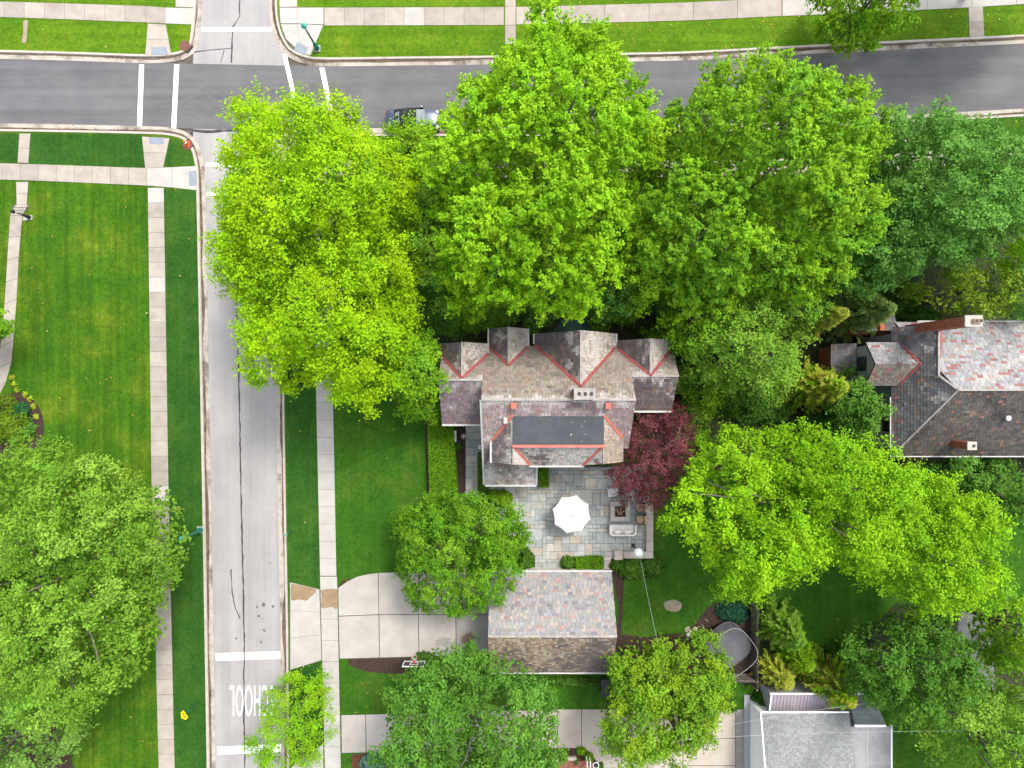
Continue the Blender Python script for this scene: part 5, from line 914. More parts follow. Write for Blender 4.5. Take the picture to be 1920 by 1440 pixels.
for i, (x, y, a, b, h, l, cc) in enumerate([(1690, 558, 36, 36, 1.6, 'rounded dark yew beside the stone path', DG), (1640, 545, 18, 22, 1.2, 'small dark shrub on the far side of the stone path', DG), (1735, 600, 40, 22, 1.6, 'dark yew under the tall brick chimney', DG), (1660, 520, 40, 24, 1.6, 'dark shrub below the blue-green tree', DG), (1440, 760, 60, 40, 2.2, 'shaded shrub beneath the loose green tree', DG2), (1370, 740, 44, 40, 2.0, 'dark shrub mass behind the purple-leaved tree\'s right', DG2), (1540, 800, 40, 30, 2.0, 'shrub under the golden conifer', DG2), (1650, 880, 40, 30, 1.5, 'low shrub under the hip-roofed house\'s gable wall', DG2), (1375, 1150, 34, 22, 0.8, 'blue-green ground shrub above the trampoline', [(0.02, 0.085, 0.045), (0.03, 0.10, 0.05)]), (1429, 1322, 17, 26, 1.4, 'dark arborvitae at the white house\'s corner', DG), (1580, 1240, 30, 30, 1.8, 'dark shrub beside the dark broad tree', DG), (1372, 1322, 10, 14, 1.2, 'small shrub under the crossing wires', DG2),
        (1058, 1416, 8, 11, 0.9, 'round clipped shrub by the brick stoop', MG), (1090, 1408, 9, 7, 0.6, 'leafy perennial at the curved edge of the tan driveway', BG), (1105, 1420, 9, 9, 0.7, 'dark leafy shrub right of the brick stoop', BG2), (1080, 1428, 6, 6, 0.6, 'grey-green shrub beside the brick stoop', BL), (1127, 1436, 5, 5, 0.7, 'potted shrub by the white arch', DG2),
        (700, 1436, 25, 20, 1.5, 'blue spruce mound left of the red mulch strip', [(0.12, 0.24, 0.21), (0.16, 0.29, 0.26), (0.09, 0.19, 0.16)]), (765, 1442, 24, 20, 1.5, 'blue spruce mound right of the red mulch strip', [(0.12, 0.24, 0.23), (0.16, 0.29, 0.28), (0.09, 0.19, 0.17)]),
        (38, 772, 15, 16, 1.1, 'clipped dark blue-green shrub in the curved bed', [(0.025, 0.11, 0.035), (0.035, 0.13, 0.045)]), (12, 800, 34, 34, 2.0, 'olive-green shrub at the left edge in the curved bed', [(0.11, 0.19, 0.012), (0.13, 0.22, 0.014)]), (52, 805, 14, 20, 0.7, 'grey-green perennial clump in the curved bed', BL), (10, 755, 20, 14, 0.8, 'low mossy shrub by the curving path', [(0.09, 0.14, 0.012), (0.11, 0.17, 0.014)]), (795, 1238, 22, 14, 1.0, 'low shrub behind the basketball hoop', DG2), (1075, 1278, 55, 10, 0.6, 'ground ivy strip along the rear wall of the garage', DG2)]):
    bush(l, (x, y), a, b, h, cc, 90 + i, leaf=0.10 if a > 12 else 0.07)
# hosta clumps along the curved bed
for i, (x, y, l) in enumerate([(24, 708, 'nearest the path'), (28, 720, 'second from the path'), (34, 731, 'third from the path'), (49, 740, 'fourth from the path, at the bed\'s shoulder'), (58, 748, 'fifth from the path'), (64, 762, 'sixth from the path'), (69, 781, 'seventh from the path, at the bed\'s widest point'), (64, 803, 'eighth from the path'), (57, 822, 'ninth from the path'), (46, 837, 'last, nearest the large green tree')]):
    rg = np.random.default_rng(200 + i); w0 = P(x, y, ZL); root = thing('hosta', 'yellow-green hosta clump ' + l, 'plant', w0, 'hostas along the curved bed'); k = 26; a = rg.uniform(0, 6.28, k); t = rg.uniform(0.05, 0.24, k); C = np.c_[w0.x + np.cos(a) * t, w0.y + np.sin(a) * t, ZL + 0.30 - t * 0.7]
    U = np.c_[np.cos(a), np.sin(a), np.full(k, -0.45)]; U = unit(U); V = unit(np.cross(U, np.array([0, 0, 1.0]) + rg.normal(size=(k, 3)) * 0.2)); leaf_mesh('foliage', C, U * 0.13, V * 0.05, tint([(0.30, 0.36, 0.02), (0.24, 0.32, 0.02)], rg, k) * rg.uniform(0.8, 1.2, (k, 1)), root)
    MB().lathe((w0.x, w0.y, ZL - 0.02), [(0.05, 0), (0.02, 0.2)], 6).build('stem', M['bark'], root)
# ------------------------------------------------------------------ grass and fallen leaves (nobody could count them)
rg = np.random.default_rng(77); n = 210000; X = rg.uniform(-44.5, 44.5, n); Y = rg.uniform(-33.6, 33.6, n); ok = np.ones(n, bool)
for h in HARD: ok &= ~inside(h, X, Y)
X, Y = X[ok], Y[ok]; n = len(X); px = X * 22.07 + 960; py = 720 - Y * 22.07
north = py < 180; west = (~north) & (px < 460); bc = np.where(north[:, None], np.array([0.075, 0.155, 0.006]), np.where(west[:, None], np.array([0.040, 0.112, 0.005]), np.array([0.032, 0.098, 0.006])))
pn = np.array([noise.noise(Vector((x * 0.35, y * 0.35, 3))) for x, y in zip(X, Y)]); bc = bc * (1 + 0.35 * pn)[:, None] * rg.uniform(0.6, 1.4, (n, 1)) * (1 + np.clip(pn, 0, 1)[:, None] * np.array([0.7, 0.1, 0]))
a = rg.uniform(0, 6.28, n); U = np.c_[rg.normal(size=n) * 0.4, rg.normal(size=n) * 0.4, np.ones(n)]; U = unit(U) * rg.uniform(0.025, 0.045, (n, 1)); V = np.c_[np.cos(a), np.sin(a), np.zeros(n)] * 0.022
g = leaf_mesh('grass', np.c_[X, Y, np.full(n, ZL + 0.03)], U, V, bc, None, 'blade'); tag(g, 'short mown grass of the lawns and verges', 'grass', kind='stuff')
nf = 3200; X = rg.uniform(-44, 44, nf); Y = rg.uniform(-33, 33, nf); ok = np.ones(nf, bool)
for h in HARD: ok &= ~inside(h, X, Y)
dens = (Y > 20) & (X > 4) | (Y < -20) & (X > -16) & (X < 0) | (rg.random(nf) < 0.12); X, Y = X[ok & dens], Y[ok & dens]; n = len(X)
C_, U_, V_ = leaves(rg, np.c_[X, Y, np.full(n, ZL + 0.075)], np.array([0, 0, 1.0]) + rg.normal(size=(n, 3)) * 0.25, rg.uniform(0.055, 0.10, n)); g = leaf_mesh('fallen_leaves', C_, U_, V_, tint([(0.55, 0.40, 0.06), (0.62, 0.50, 0.20), (0.45, 0.24, 0.08)], rg, n), None); tag(g, 'yellow fallen leaves scattered on the lawns', 'leaves', kind='stuff')
pts = []
for rows, rangex in ((KERB[0], None), (KERB[1], None), (KERB[2], None), (KERB[3], None)):
    r = [(a * 0.8 + b * 0.2, a, b) for a, b in zip(rows[3], rows[4])]
    for i in range(len(r) - 1):
        p, q = r[i][0], r[i + 1][0]; ln = (q - p).length
        if abs(p.x) > 48 or abs(p.y) > 36: continue
        w = max(0.0, noise.noise(Vector((p.x * 0.25, p.y * 0.25, 1.0))) + 0.12)
        for k in range(int(ln * 75 * w)): t = rg.random(); m_ = p.lerp(q, t); acr = (r[i][2] - r[i][1]) * (abs(rg.normal()) * 0.22 - 0.18); pts.append((m_.x + acr.x, m_.y + acr.y, 0.04 + rg.random() * 0.01))
pts = np.array(pts); n = len(pts); C_, U_, V_ = leaves(rg, pts, np.array([0, 0, 1.0]) + rg.normal(size=(n, 3)) * 0.4, rg.uniform(0.025, 0.055, n)); g = leaf_mesh('gutter_litter', C_, U_, V_, tint([(0.075, 0.045, 0.028), (0.12, 0.07, 0.04), (0.05, 0.035, 0.025), (0.22, 0.12, 0.05)], rg, n), None); tag(g, 'brown leaf litter lying along the gutters', 'leaves', kind='stuff')
# ------------------------------------------------------------------ parked car (soft-top convertible, nose to the right)
def loft(sections, cap=True):
    "sections: list of rings of 3d points, same count"
    m = MB(); n = len(sections[0]); vs = [p for s in sections for p in s]; fs = []
    for i in range(len(sections) - 1):
        for k in range(n): fs.append((i * n + k, i * n + (k + 1) % n, (i + 1) * n + (k + 1) % n, (i + 1) * n + k))
    if cap: fs += [tuple(range(n - 1, -1, -1)), tuple(range((len(sections) - 1) * n, len(sections) * n))]
    m.solid(vs, fs); return m
cx0 = P(775, 224.5, 0.7); CX, CY = cx0.x, cx0.y
M['car_blue'] = plain('dark_blue_car_paint', (0.028, 0.045, 0.075), 0.28, 0.4, var=0.03, coat=1.0); M['soft_top'] = plain('black_soft_top', (0.012, 0.012, 0.014), 0.85); M['tyre'] = plain('tyre_rubber', (0.015, 0.015, 0.015), 0.85); M['rim'] = plain('alloy_rim', (0.45, 0.45, 0.47), 0.3, 0.8)
M['car_glass'] = plain('car_glass', (0.10, 0.13, 0.13), 0.04, spec=0.9, coat=1.0); M['lens'] = plain('headlight_lens', (0.7, 0.72, 0.75), 0.1, coat=1.0); M['tail'] = plain('tail_lens', (0.35, 0.01, 0.01), 0.2, coat=1.0)
car = thing('parked_car', 'dark blue convertible with black soft top parked under the maples', 'car', (CX, CY, 0))
def ring(x, hw, zb, zt, crown=0.04):
    q = [(-hw * 0.92, zb), (-hw, zb + (zt - zb) * 0.35), (-hw * 0.985, zb + (zt - zb) * 0.75), (-hw * 0.88, zt - 0.02), (-hw * 0.45, zt + crown * 0.7), (0, zt + crown), (hw * 0.45, zt + crown * 0.7), (hw * 0.88, zt - 0.02), (hw * 0.985, zb + (zt - zb) * 0.75), (hw, zb + (zt - zb) * 0.35), (hw * 0.92, zb)]
    return [(CX + x, CY + y, z) for y, z in q]
loft([ring(-2.33, 0.62, 0.42, 0.70), ring(-2.27, 0.76, 0.30, 0.84), ring(-2.0, 0.86, 0.26, 0.94), ring(-1.4, 0.90, 0.24, 0.98), ring(-0.6, 0.91, 0.24, 0.97), ring(0.4, 0.91, 0.24, 0.97), ring(1.0, 0.90, 0.24, 0.95), ring(1.6, 0.88, 0.25, 0.90), ring(2.0, 0.82, 0.27, 0.82), ring(2.22, 0.70, 0.32, 0.72), ring(2.30, 0.55, 0.38, 0.62)]).build('body', M['car_blue'], car, True)
def cab(x, hw, z): return [(CX + x, CY - hw, 0.93), (CX + x, CY - hw * 0.98, z * 0.5 + 0.5), (CX + x, CY - hw * 0.82, z), (CX + x, CY, z + 0.04), (CX + x, CY + hw * 0.82, z), (CX + x, CY + hw * 0.98, z * 0.5 + 0.5), (CX + x, CY + hw, 0.93)]
loft([cab(-1.55, 0.72, 1.02), cab(-1.2, 0.76, 1.22), cab(-0.8, 0.78, 1.38), cab(-0.2, 0.78, 1.43), cab(0.25, 0.77, 1.40), cab(0.34, 0.76, 1.36)]).build('soft_top', M['soft_top'], car, True)
def pane(name, pts, mat, th=0.02): 
    pts = [Vector((CX + a, CY + b, c)) for a, b, c in pts]; n = (pts[1] - pts[0]).cross(pts[2] - pts[0]).normalized() * th; k = len(pts); m = MB(); m.solid(pts + [p - n for p in pts], [tuple(range(k)), tuple(range(2 * k - 1, k - 1, -1))] + [(i, i + k, (i + 1) % k + k, (i + 1) % k) for i in range(k)]); return m.build(name, mat, car)
pane('windshield', [(0.35, -0.62, 1.37), (0.98, -0.74, 0.985), (1.04, 0, 0.995), (0.98, 0.74, 0.985), (0.35, 0.62, 1.37), (0.35, 0, 1.41)], M['car_glass']); pane('rear_window', [(-1.46, -0.42, 1.10), (-1.10, -0.46, 1.31), (-1.10, 0.46, 1.31), (-1.46, 0.42, 1.10)], M['car_glass'])
for s in (-1, 1):
    dr_ = pane('door', [(-0.55, s * 0.925, 0.35), (0.85, s * 0.925, 0.35), (0.85, s * 0.915, 0.93), (-0.55, s * 0.915, 0.93)], M['car_blue']); MB().box((CX - 0.4, CY + s * 0.94, 0.80), (0.2, 0.03, 0.035)).build('handle', M['rim'], dr_)
    mr = MB().lathe((CX + 0.72, CY + s * 1.0, 0.98), [(0.02, -0.08), (0.09, -0.04), (0.10, 0.03), (0.03, 0.08)], 10).build('wing_mirror', M['rim'], car, True)
    for x in (-1.38, 1.42):
        wv = MB(); wv.tube([(CX + x, CY + s * 0.72, 0.33), (CX + x, CY + s * 0.91, 0.33)], 0.33, 18); tw = wv.build('wheel', M['tyre'], car); MB().tube([(CX + x, CY + s * 0.90, 0.33), (CX + x, CY + s * 0.925, 0.33)], 0.21, 14).build('rim', M['rim'], tw)
    MB().lathe((CX + 2.0, CY + s * 0.62, 0.74), [(0.02, -0.05), (0.15, 0.0), (0.14, 0.08), (0.03, 0.125)], 12).build('headlight', M['lens'], car, True); MB().box((CX - 2.29, CY + s * 0.55, 0.72), (0.06, 0.30, 0.12)).build('tail_light', M['tail'], car)
for x in (1.06, 1.95): MB().beam((CX + x, CY - 0.72, 0.965 if x < 1.5 else 0.86), (CX + x, CY + 0.72, 0.965 if x < 1.5 else 0.86), 0.02, 0.02).build('hood_seam', M['black'], car)
MB().box((CX + 2.28, CY, 0.45), (0.08, 1.05, 0.10)).build('grille', M['black'], car)
# ------------------------------------------------------------------ street furniture
def street_lamp(label, base, h, mat_pole, mat_head, sc=1.0, group=None):
    b = P(*base, ZL); t = thing('street_lamp', label, 'street lamp', (b.x, b.y, ZL), group); MB().box((b.x, b.y, ZL + 0.06), (0.55 * sc, 0.55 * sc, 0.14)).build('footing', M['concrete_new'], t)
    MB().lathe((b.x, b.y, ZL + 0.1), [(0.24 * sc, 0), (0.24 * sc, 0.12), (0.20 * sc, 0.3), (0.15 * sc, 0.75), (0.09 * sc, 0.85), (0.075 * sc, h * 0.5), (0.06 * sc, h * 0.84)], 14).build('pole', mat_pole, t, True)
    MB().lathe((b.x, b.y, ZL + 0.1 + h * 0.84), [(0.08 * sc, 0), (0.16 * sc, 0.08), (0.20 * sc, 0.28)], 12).build('lantern_glass', M['frosted'], t, True); MB().lathe((b.x, b.y, ZL + 0.1 + h * 0.84 + 0.28), [(0.24 * sc, 0), (0.20 * sc, 0.12), (0.09 * sc, 0.26), (0.03 * sc, 0.34), (0.005, 0.38)], 14).build('lantern_cap', mat_head, t, True); return t
street_lamp('green street lamp on the corner ramp at the top', (595, 92), 4.0, M['lamp_green'], M['lamp_head']); street_lamp('green street lamp half hidden in the tree by the left kerb', (377, 993), 3.6, M['lamp_green'], M['lamp_head'])
street_lamp('black garden lamp on the steps of the left path', (57, 408), 1.9, M['black'], M['black'], 0.7)
def sign(label, base, h, w, mat, face, diamond=True, mark=True):
    b = P(*base, ZL); t = thing('traffic_sign', label, 'sign', (b.x, b.y, ZL)); MB().tube([(b.x, b.y, ZL - 0.1), (b.x, b.y, ZL + h)], 0.035, 8).build('post', M['lamp_green'], t)
    d = Vector((math.cos(face), math.sin(face), 0)); q = Vector((-d.y, d.x, 0)); c = Vector((b.x, b.y, ZL + h - w * 0.5)) + d * 0.045; k = 5 if diamond else 4
    shp = [(-0.5, -0.45), (0.5, -0.45), (0.5, 0.15), (0, 0.6), (-0.5, 0.15)] if diamond else [(-0.35, -0.5), (0.35, -0.5), (0.35, 0.5), (-0.35, 0.5)]
    f = [c + q * x * w + Vector((0, 0, z * w)) for x, z in shp]; m = MB(); m.solid(f + [p - d * 0.012 for p in f], [tuple(range(k)), tuple(range(2 * k - 1, k - 1, -1))] + [(i, i + k, (i + 1) % k + k, (i + 1) % k) for i in range(k)]); pl = m.build('plate', mat, t)
    if mark:
        for sx, hh in ((-0.17, 0.42), (0.15, 0.34)):     # the two walking figures
            g = MB(); cc = c + q * sx * w + d * 0.004
            for (x0, z0), (x1, z1), ww in (((0, 0.12), (0, -0.08), 0.09), ((0, -0.06), (-0.09, -0.3), 0.05), ((0, -0.06), (0.09, -0.3), 0.05), ((0, 0.1), (0.13, -0.02), 0.04), ((0, 0.1), (-0.13, -0.02), 0.04)):
                a_, b_ = cc + q * x0 * w + Vector((0, 0, z0 * w)), cc + q * x1 * w + Vector((0, 0, z1 * w)); tt = (b_ - a_).normalized(); ss = d.cross(tt) * ww * w / 2; g.face([a_ - ss, a_ + ss, b_ + ss, b_ - ss])
            g.face([cc + q * math.cos(w_) * 0.06 * w + Vector((0, 0, (0.2 + math.sin(w_) * 0.06) * w)) for w_ in np.linspace(0, 6.28, 10)[:-1]]); g.build('walking_figure', M['black'], pl)
sign('yellow school crossing sign on the verge by the left sidewalk', (370, 1316), 2.8, 0.72, M['yellow'], R(35)); sign('thin green-posted sign on the verge opposite the large left tree', (550, 994), 2.3, 0.5, M['lamp_head'], R(92), False, False)
def cover(label, c, r): b = P(*c, ZL); t = thing('drain_cover', label, 'manhole cover', (b.x, b.y, ZL)); MB().lathe((b.x, b.y, ZL), [(r * 1.02, 0), (r * 1.02, 0.03), (r, 0.05)], 24).build('lid', M['rust'], t); MB().lathe((b.x, b.y, ZL + 0.05), [(r * 0.7, 0), (r * 0.7, 0.008)], 20).build('pattern_ring', M['rust'], t); return t
cover('rusty round drain cover on the grass of the upper corner', (347, 86), 0.44); cover('rusty round drain cover under the orange cone', (352, 272), 0.42)
for px, py, a in ((356, 92, 50), (357, 267, -48)): p = P(px, py, 0.1); MB().box((p.x, p.y, 0.105), (0.75, 0.14, 0.10), R(a)).build('drain_inlet', M['black'], bpy.data.objects['drain_cover' if py < 200 else 'drain_cover.001'])
b = P(351, 270, 0.17); t = thing('traffic_cone', 'orange traffic cone with white band on the drain cover', 'traffic cone', (b.x, b.y, 0.17)); MB().box((b.x, b.y, 0.19), (0.42, 0.42, 0.04)).build('base', M['orange'], t); MB().lathe((b.x, b.y, 0.21), [(0.17, 0), (0.04, 0.72)], 16).build('cone', M['orange'], t, True); MB().lathe((b.x, b.y, 0.45), [(0.132, 0), (0.093, 0.2)], 16).build('reflective_band', M['white'], t, True)
# ------------------------------------------------------------------ patio furniture
ZP = ZL + 0.06
b = P(1072, 965, 2.4); u = thing('patio_umbrella', 'white octagonal patio umbrella open in the middle of the patio', 'umbrella', (b.x, b.y, ZP)); rr = 1.60
MB().tube([(b.x, b.y, ZP), (b.x, b.y, 2.75)], 0.025, 10).build('pole', M['wood_tan'], u); MB().lathe((b.x, b.y, ZP), [(0.35, 0), (0.35, 0.06), (0.08, 0.12), (0.05, 0.35)], 18).build('base', M['black'], u); MB().lathe((b.x, b.y, 2.72), [(0.05, 0), (0.05, 0.04), (0.02, 0.10)], 10).build('finial', M['wood_tan'], u)
for k in range(8):
    a0, a1 = R(22.5 + 45 * k + 8), R(67.5 + 45 * k + 8); m = MB(); apex = Vector((b.x, b.y, 2.74)); N = 5
    grid = []
    for i in range(N + 1):
        rowp = []
        for j in range(N + 1):
            f = i / N; e0, e1 = Vector((math.cos(a0), math.sin(a0), 0)), Vector((math.cos(a1), math.sin(a1), 0)); pp = e0.lerp(e1, j / N) * rr * f; sag = -0.05 * math.sin(math.pi * j / N) * f; rowp.append(Vector((b.x + pp.x * (1 + sag), b.y + pp.y * (1 + sag), 2.74 - 0.50 * f - 0.08 * f * (1 - f) + sag * 0.3)))
        grid.append(rowp)
    for i in range(N):
        for j in range(N): m.face([grid[i][j], grid[i + 1][j], grid[i + 1][j + 1], grid[i][j + 1]])
    m.face([grid[N][0], grid[N][0] - Vector((0, 0, 0.12)), grid[N][N] - Vector((0, 0, 0.12)), grid[N][N]]); m.build('canopy_panel', M['canvas'], u, True)
    MB().tube([apex - Vector((0, 0, 0.04)), grid[N][0] - Vector((0, 0, 0.03))], 0.012, 5).build('rib', M['wood_tan'], u); strip(u, apex, grid[N][0], 0.035, 0.012, 'seam', M['cushion'], 0.012)
fx0, fx1, fy1, fy0 = P(1144, 0, 0.5).x, P(1181, 0, 0.5).x, P(0, 940, 0.5).y, P(0, 977, 0.5).y; cx, cy = (fx0 + fx1) / 2, (fy0 + fy1) / 2
fp = thing('fire_pit', 'square limestone fire pit with charred logs inside', 'fire pit', (cx, cy, ZP)); w = (fx1 - fx0) / 2; iw = w * 0.54
for sx, sy, lx, ly in ((0, 1, 2 * w, w - iw), (0, -1, 2 * w, w - iw), (1, 0, w - iw, 2 * iw), (-1, 0, w - iw, 2 * iw)):
    px_, py_ = cx + sx * (w + iw) / 2, cy + sy * (w + iw) / 2; MB().box((px_, py_, ZP + 0.19), (lx - 0.06, ly - 0.06, 0.38)).build('wall_block', M['limestone'], fp)
    for k in range(2):
        o_ = (k - 0.5) * (lx if lx > ly else ly) / 2; MB().box((px_ + (o_ if lx > ly else 0), py_ + (o_ if ly >= lx else 0), ZP + 0.42), ((lx / 2 if lx > ly else lx) - 0.012, (ly / 2 if ly >= lx else ly) - 0.012, 0.08)).build('cap_stone', M['limestone'], fp)
MB().box((cx, cy, ZP + 0.1), (2 * iw, 2 * iw, 0.12)).build('ash_bed', M['ash'], fp)
for k, (a, ox, oy, L_) in enumerate(((80, 0.05, 0.05, 0.75), (-35, -0.12, -0.08, 0.7), (30, 0.1, -0.12, 0.65), (100, -0.2, 0.1, 0.5))): d_ = Vector((math.cos(R(a)), math.sin(R(a)), 0.12)) * L_ / 2; c_ = Vector((cx + ox, cy + oy, ZP + 0.24 + 0.05 * k)); MB().tube([c_ - d_, c_ + d_], 0.06, 9).build('log', M['log'], fp)
b = P(1167, 993, 0.5); so = thing('outdoor_sofa', 'curved pale outdoor sofa facing the fire pit', 'sofa', (b.x, b.y, ZP)); hw, hd = 1.12, 0.46
def upath(r, o=0): return [(b.x - hw + o, b.y + hd), (b.x - hw + o, b.y - hd * 0.4)] + [(b.x - hw + o + 0.32 * (1 - math.cos(t)), b.y - hd * 0.4 - (hd * 0.6 - o) * math.sin(t)) for t in np.linspace(0.2, math.pi / 2, 6)] + [(b.x + hw - o - 0.32 * (1 - math.sin(t)), b.y - hd * 0.4 - (hd * 0.6 - o) * math.cos(t)) for t in np.linspace(0, math.pi / 2 - 0.2, 6)] + [(b.x + hw - o, b.y - hd * 0.4), (b.x + hw - o, b.y + hd)]
o_, i_ = upath(0), upath(0, 0.13); m = MB()
for k in range(len(o_) - 1): m.prism([o_[k], o_[k + 1], i_[k + 1], i_[k]], ZP + 0.12, ZP + 0.74)
m.build('backrest', M['cushion'], so); MB().span(b.x - hw + 0.16, b.x + hw - 0.16, b.y - hd + 0.16, b.y + hd - 0.03, ZP + 0.12, ZP + 0.42).build('seat', M['canvas'], so)
for s in (-1, 1):
    q = MB(); q.lathe((b.x + s * 0.42, b.y - 0.16, ZP + 0.42), [(0.02, 0), (0.34, 0.05), (0.36, 0.14), (0.25, 0.22), (0.03, 0.25)], 12); q.v = [(x, b.y - 0.16 + (y - b.y + 0.16) * 0.6, z) for x, y, z in q.v]; q.build('pillow', M['cushion'], so, True)
    for t in (-1, 1): MB().box((b.x + s * (hw - 0.12), b.y + t * 0.33, ZP + 0.06), (0.07, 0.07, 0.12)).build('leg', M['black'], so)
def chair(label, c, rz, mat_s, mat_f, group=None):
    b = P(*c, 0.5); t = thing('patio_chair', label, 'chair', (b.x, b.y, ZP), group); k, q = math.cos(rz), math.sin(rz); X = lambda x, y: (b.x + x * k - y * q, b.y + x * q + y * k)
    MB().box((*X(-0.06, 0), ZP + 0.40), (0.55, 0.68, 0.12), rz).build('seat', mat_s, t); MB().box((*X(0.33, 0), ZP + 0.55), (0.14, 0.68, 0.55), rz).build('backrest', mat_s, t)
    for sy in (-1, 1):
        MB().box((*X(0.0, sy * 0.36), ZP + 0.60), (0.66, 0.06, 0.05), rz).build('armrest', mat_f, t)
        for sx in (-0.28, 0.3): MB().box((*X(sx, sy * 0.36), ZP + 0.29), (0.06, 0.06, 0.58), rz).build('leg', mat_f, t)
chair('tan cushioned chair next to the sofa\'s end', (1201, 973), 0, M['wood_tan'], M['black'], 'chairs at the fire pit'); chair('tan chair half under the purple-leaved tree\'s tip', (1201, 951), 0, M['wood_tan'], M['black'], 'chairs at the fire pit'); chair('white chair above the fire pit, partly under purple leaves', (1148, 923), R(100), M['canvas'], M['white'], 'chairs at the fire pit')
# seat wall round the patio corner
zt_ = ZP + 0.46; wl_ = thing('patio_wall', 'low L-shaped limestone seat wall at the patio corner', 'wall', P(1219, 1043, ZP)); 
def wseg(x0, y0, x1, y1, n, along): 
    a, b_ = P(x0, y0, zt_), P(x1, y1, zt_); MB().span(a.x + 0.04, b_.x - 0.04, b_.y + 0.04, a.y - 0.04, 0.05, zt_ - 0.08).build('wall_block', M['limestone'], wl_)
    for k in range(n):
        if along == 'y': ya_, yb_ = a.y + (b_.y - a.y) * k / n, a.y + (b_.y - a.y) * (k + 1) / n; MB().span(a.x, b_.x, yb_ + 0.006, ya_ - 0.006, zt_ - 0.08, zt_).build('cap_stone', M['limestone'], wl_)
        else: xa_, xb_ = a.x + (b_.x - a.x) * k / n, a.x + (b_.x - a.x) * (k + 1) / n; MB().span(xa_ + 0.006, xb_ - 0.006, b_.y, a.y, zt_ - 0.08, zt_).build('cap_stone', M['limestone'], wl_)
wseg(1212, 945, 1225, 1034, 5, 'y'); wseg(1169, 1034.5, 1225, 1047, 3, 'x')
a, b_ = P(1152, 1033, 0.75), P(1168, 1050, 0.75); MB().span(a.x + 0.04, b_.x - 0.04, b_.y + 0.04, a.y - 0.04, 0.05, 0.68).build('pillar', M['limestone'], wl_); MB().span(a.x, b_.x, b_.y, a.y, 0.68, 0.75).build('pillar_cap', M['limestone'], wl_)
sp_ = sheet('steps', [(1132, 1044), (1145, 1044), (1146, 1068), (1132, 1068)], ZL + 0.02, M['joint'])
for k in range(3): slab(sp_, [(1132, 1044 + k * 8), (1145.5, 1044 + k * 8), (1145.5, 1051.5 + k * 8), (1132, 1051.5 + k * 8)], M['limestone'], 0.30 - k * 0.06, 0.006, 'step')
b = P(1187, 1022, ZP); t = thing('globe_lamp', 'white globe lamp post at the patio wall corner', 'lamp post', (b.x, b.y, ZP)); MB().lathe((b.x, b.y, ZP), [(0.16, 0), (0.16, 0.08), (0.10, 0.3), (0.06, 0.4), (0.05, 2.0), (0.11, 2.05), (0.13, 2.2)], 12).build('pole', M['patina'], t, True)
prof = [(0.39 * math.sin(a_), -0.38 * math.cos(a_)) for a_ in np.linspace(0.25, math.pi, 12)]; MB().lathe((b.x, b.y, ZP + 2.55), prof, 20).build('globe', M['frosted'], t, True); gl_p = Vector((b.x, b.y, ZP + 2.9))
b = P(852, 818, 0.4); t = thing('stone_bench', 'small white bench in the bed beside the long hedge', 'bench', (b.x, b.y, ZL)); MB().box((b.x, b.y, ZL + 0.42), (0.36, 0.95, 0.08)).build('seat', M['white'], t)
for s in (-1, 1): MB().box((b.x, b.y + s * 0.33, ZL + 0.19), (0.3, 0.12, 0.38)).build('leg', M['white'], t)
b = P(869, 818, ZL); tag(MB().box((b.x, b.y, ZL + 0.07), (0.33, 0.33, 0.08), R(40)).build('stepping_stone', M['limestone']), 'pale diamond-set stepping stone beside the white bench', 'stone')
b = P(901, 838, 0.6); t = thing('air_conditioner', 'small white air conditioner unit against the house side', 'air conditioner', (b.x, b.y, ZL)); MB().box((b.x, b.y, ZL + 0.32), (0.32, 0.28, 0.64)).build('case', M['white'], t); MB().lathe((b.x, b.y, ZL + 0.64), [(0.10, 0), (0.10, 0.015)], 14).build('fan_grille', M['gutter_metal'], t)
# ------------------------------------------------------------------ trampoline with net
M['mat'] = surf('trampoline_mat', (0.075, 0.077, 0.085), (0.105, 0.107, 0.115), 1.5, 0.7, 40, 0.15, 0.05); M['pad'] = plain('grey_pad', (0.085, 0.08, 0.08), 0.7)
def net_mat():
    m, nd, lk, bs = new_mat('safety_net'); bs.inputs['Base Color'].default_value = (0.05, 0.05, 0.05, 1); tr = nd.new("ShaderNodeBsdfTransparent"); mx = nd.new("ShaderNodeMixShader"); mp = coords(nd, lk); n = tex_noise(nd, lk, mp, 60, 2); r = ramp(nd, [(0.35, (0.15,) * 3), (0.65, (0.5,) * 3)]); lk.new(n.outputs[0], r.inputs[0]); lk.new(r.outputs[0], mx.inputs[0]); lk.new(tr.outputs[0], mx.inputs[1]); lk.new(bs.outputs[0], mx.inputs[2]); lk.new(mx.outputs[0], nd["Material Output"].inputs[0]); return m
M['net'] = net_mat(); zb_ = 0.95; b = P(1364, 1210, zb_); tr_ = thing('trampoline', 'grey square trampoline with safety net by the wooden fence', 'trampoline', (b.x, b.y, ZL))
def sq(r, z, n=40, rot=R(38), e=3.2): return [(b.x + r * c_ * math.cos(rot) - r * s_ * math.sin(rot), b.y + r * c_ * math.sin(rot) + r * s_ * math.cos(rot), z) for t in np.linspace(0, 2 * math.pi, n, endpoint=False) for c_, s_ in [(math.copysign(abs(math.cos(t)) ** (2 / e), math.cos(t)), math.copysign(abs(math.sin(t)) ** (2 / e), math.sin(t)))]]
TR = 1.74; MB().face(sq(TR * 0.90, zb_ - 0.015)).build('mat', M['mat'], tr_); i_, o_ = sq(TR * 0.89, zb_), sq(TR, zb_); m = MB()
for k in range(40): m.face([o_[k], o_[(k + 1) % 40], i_[(k + 1) % 40], i_[k]])
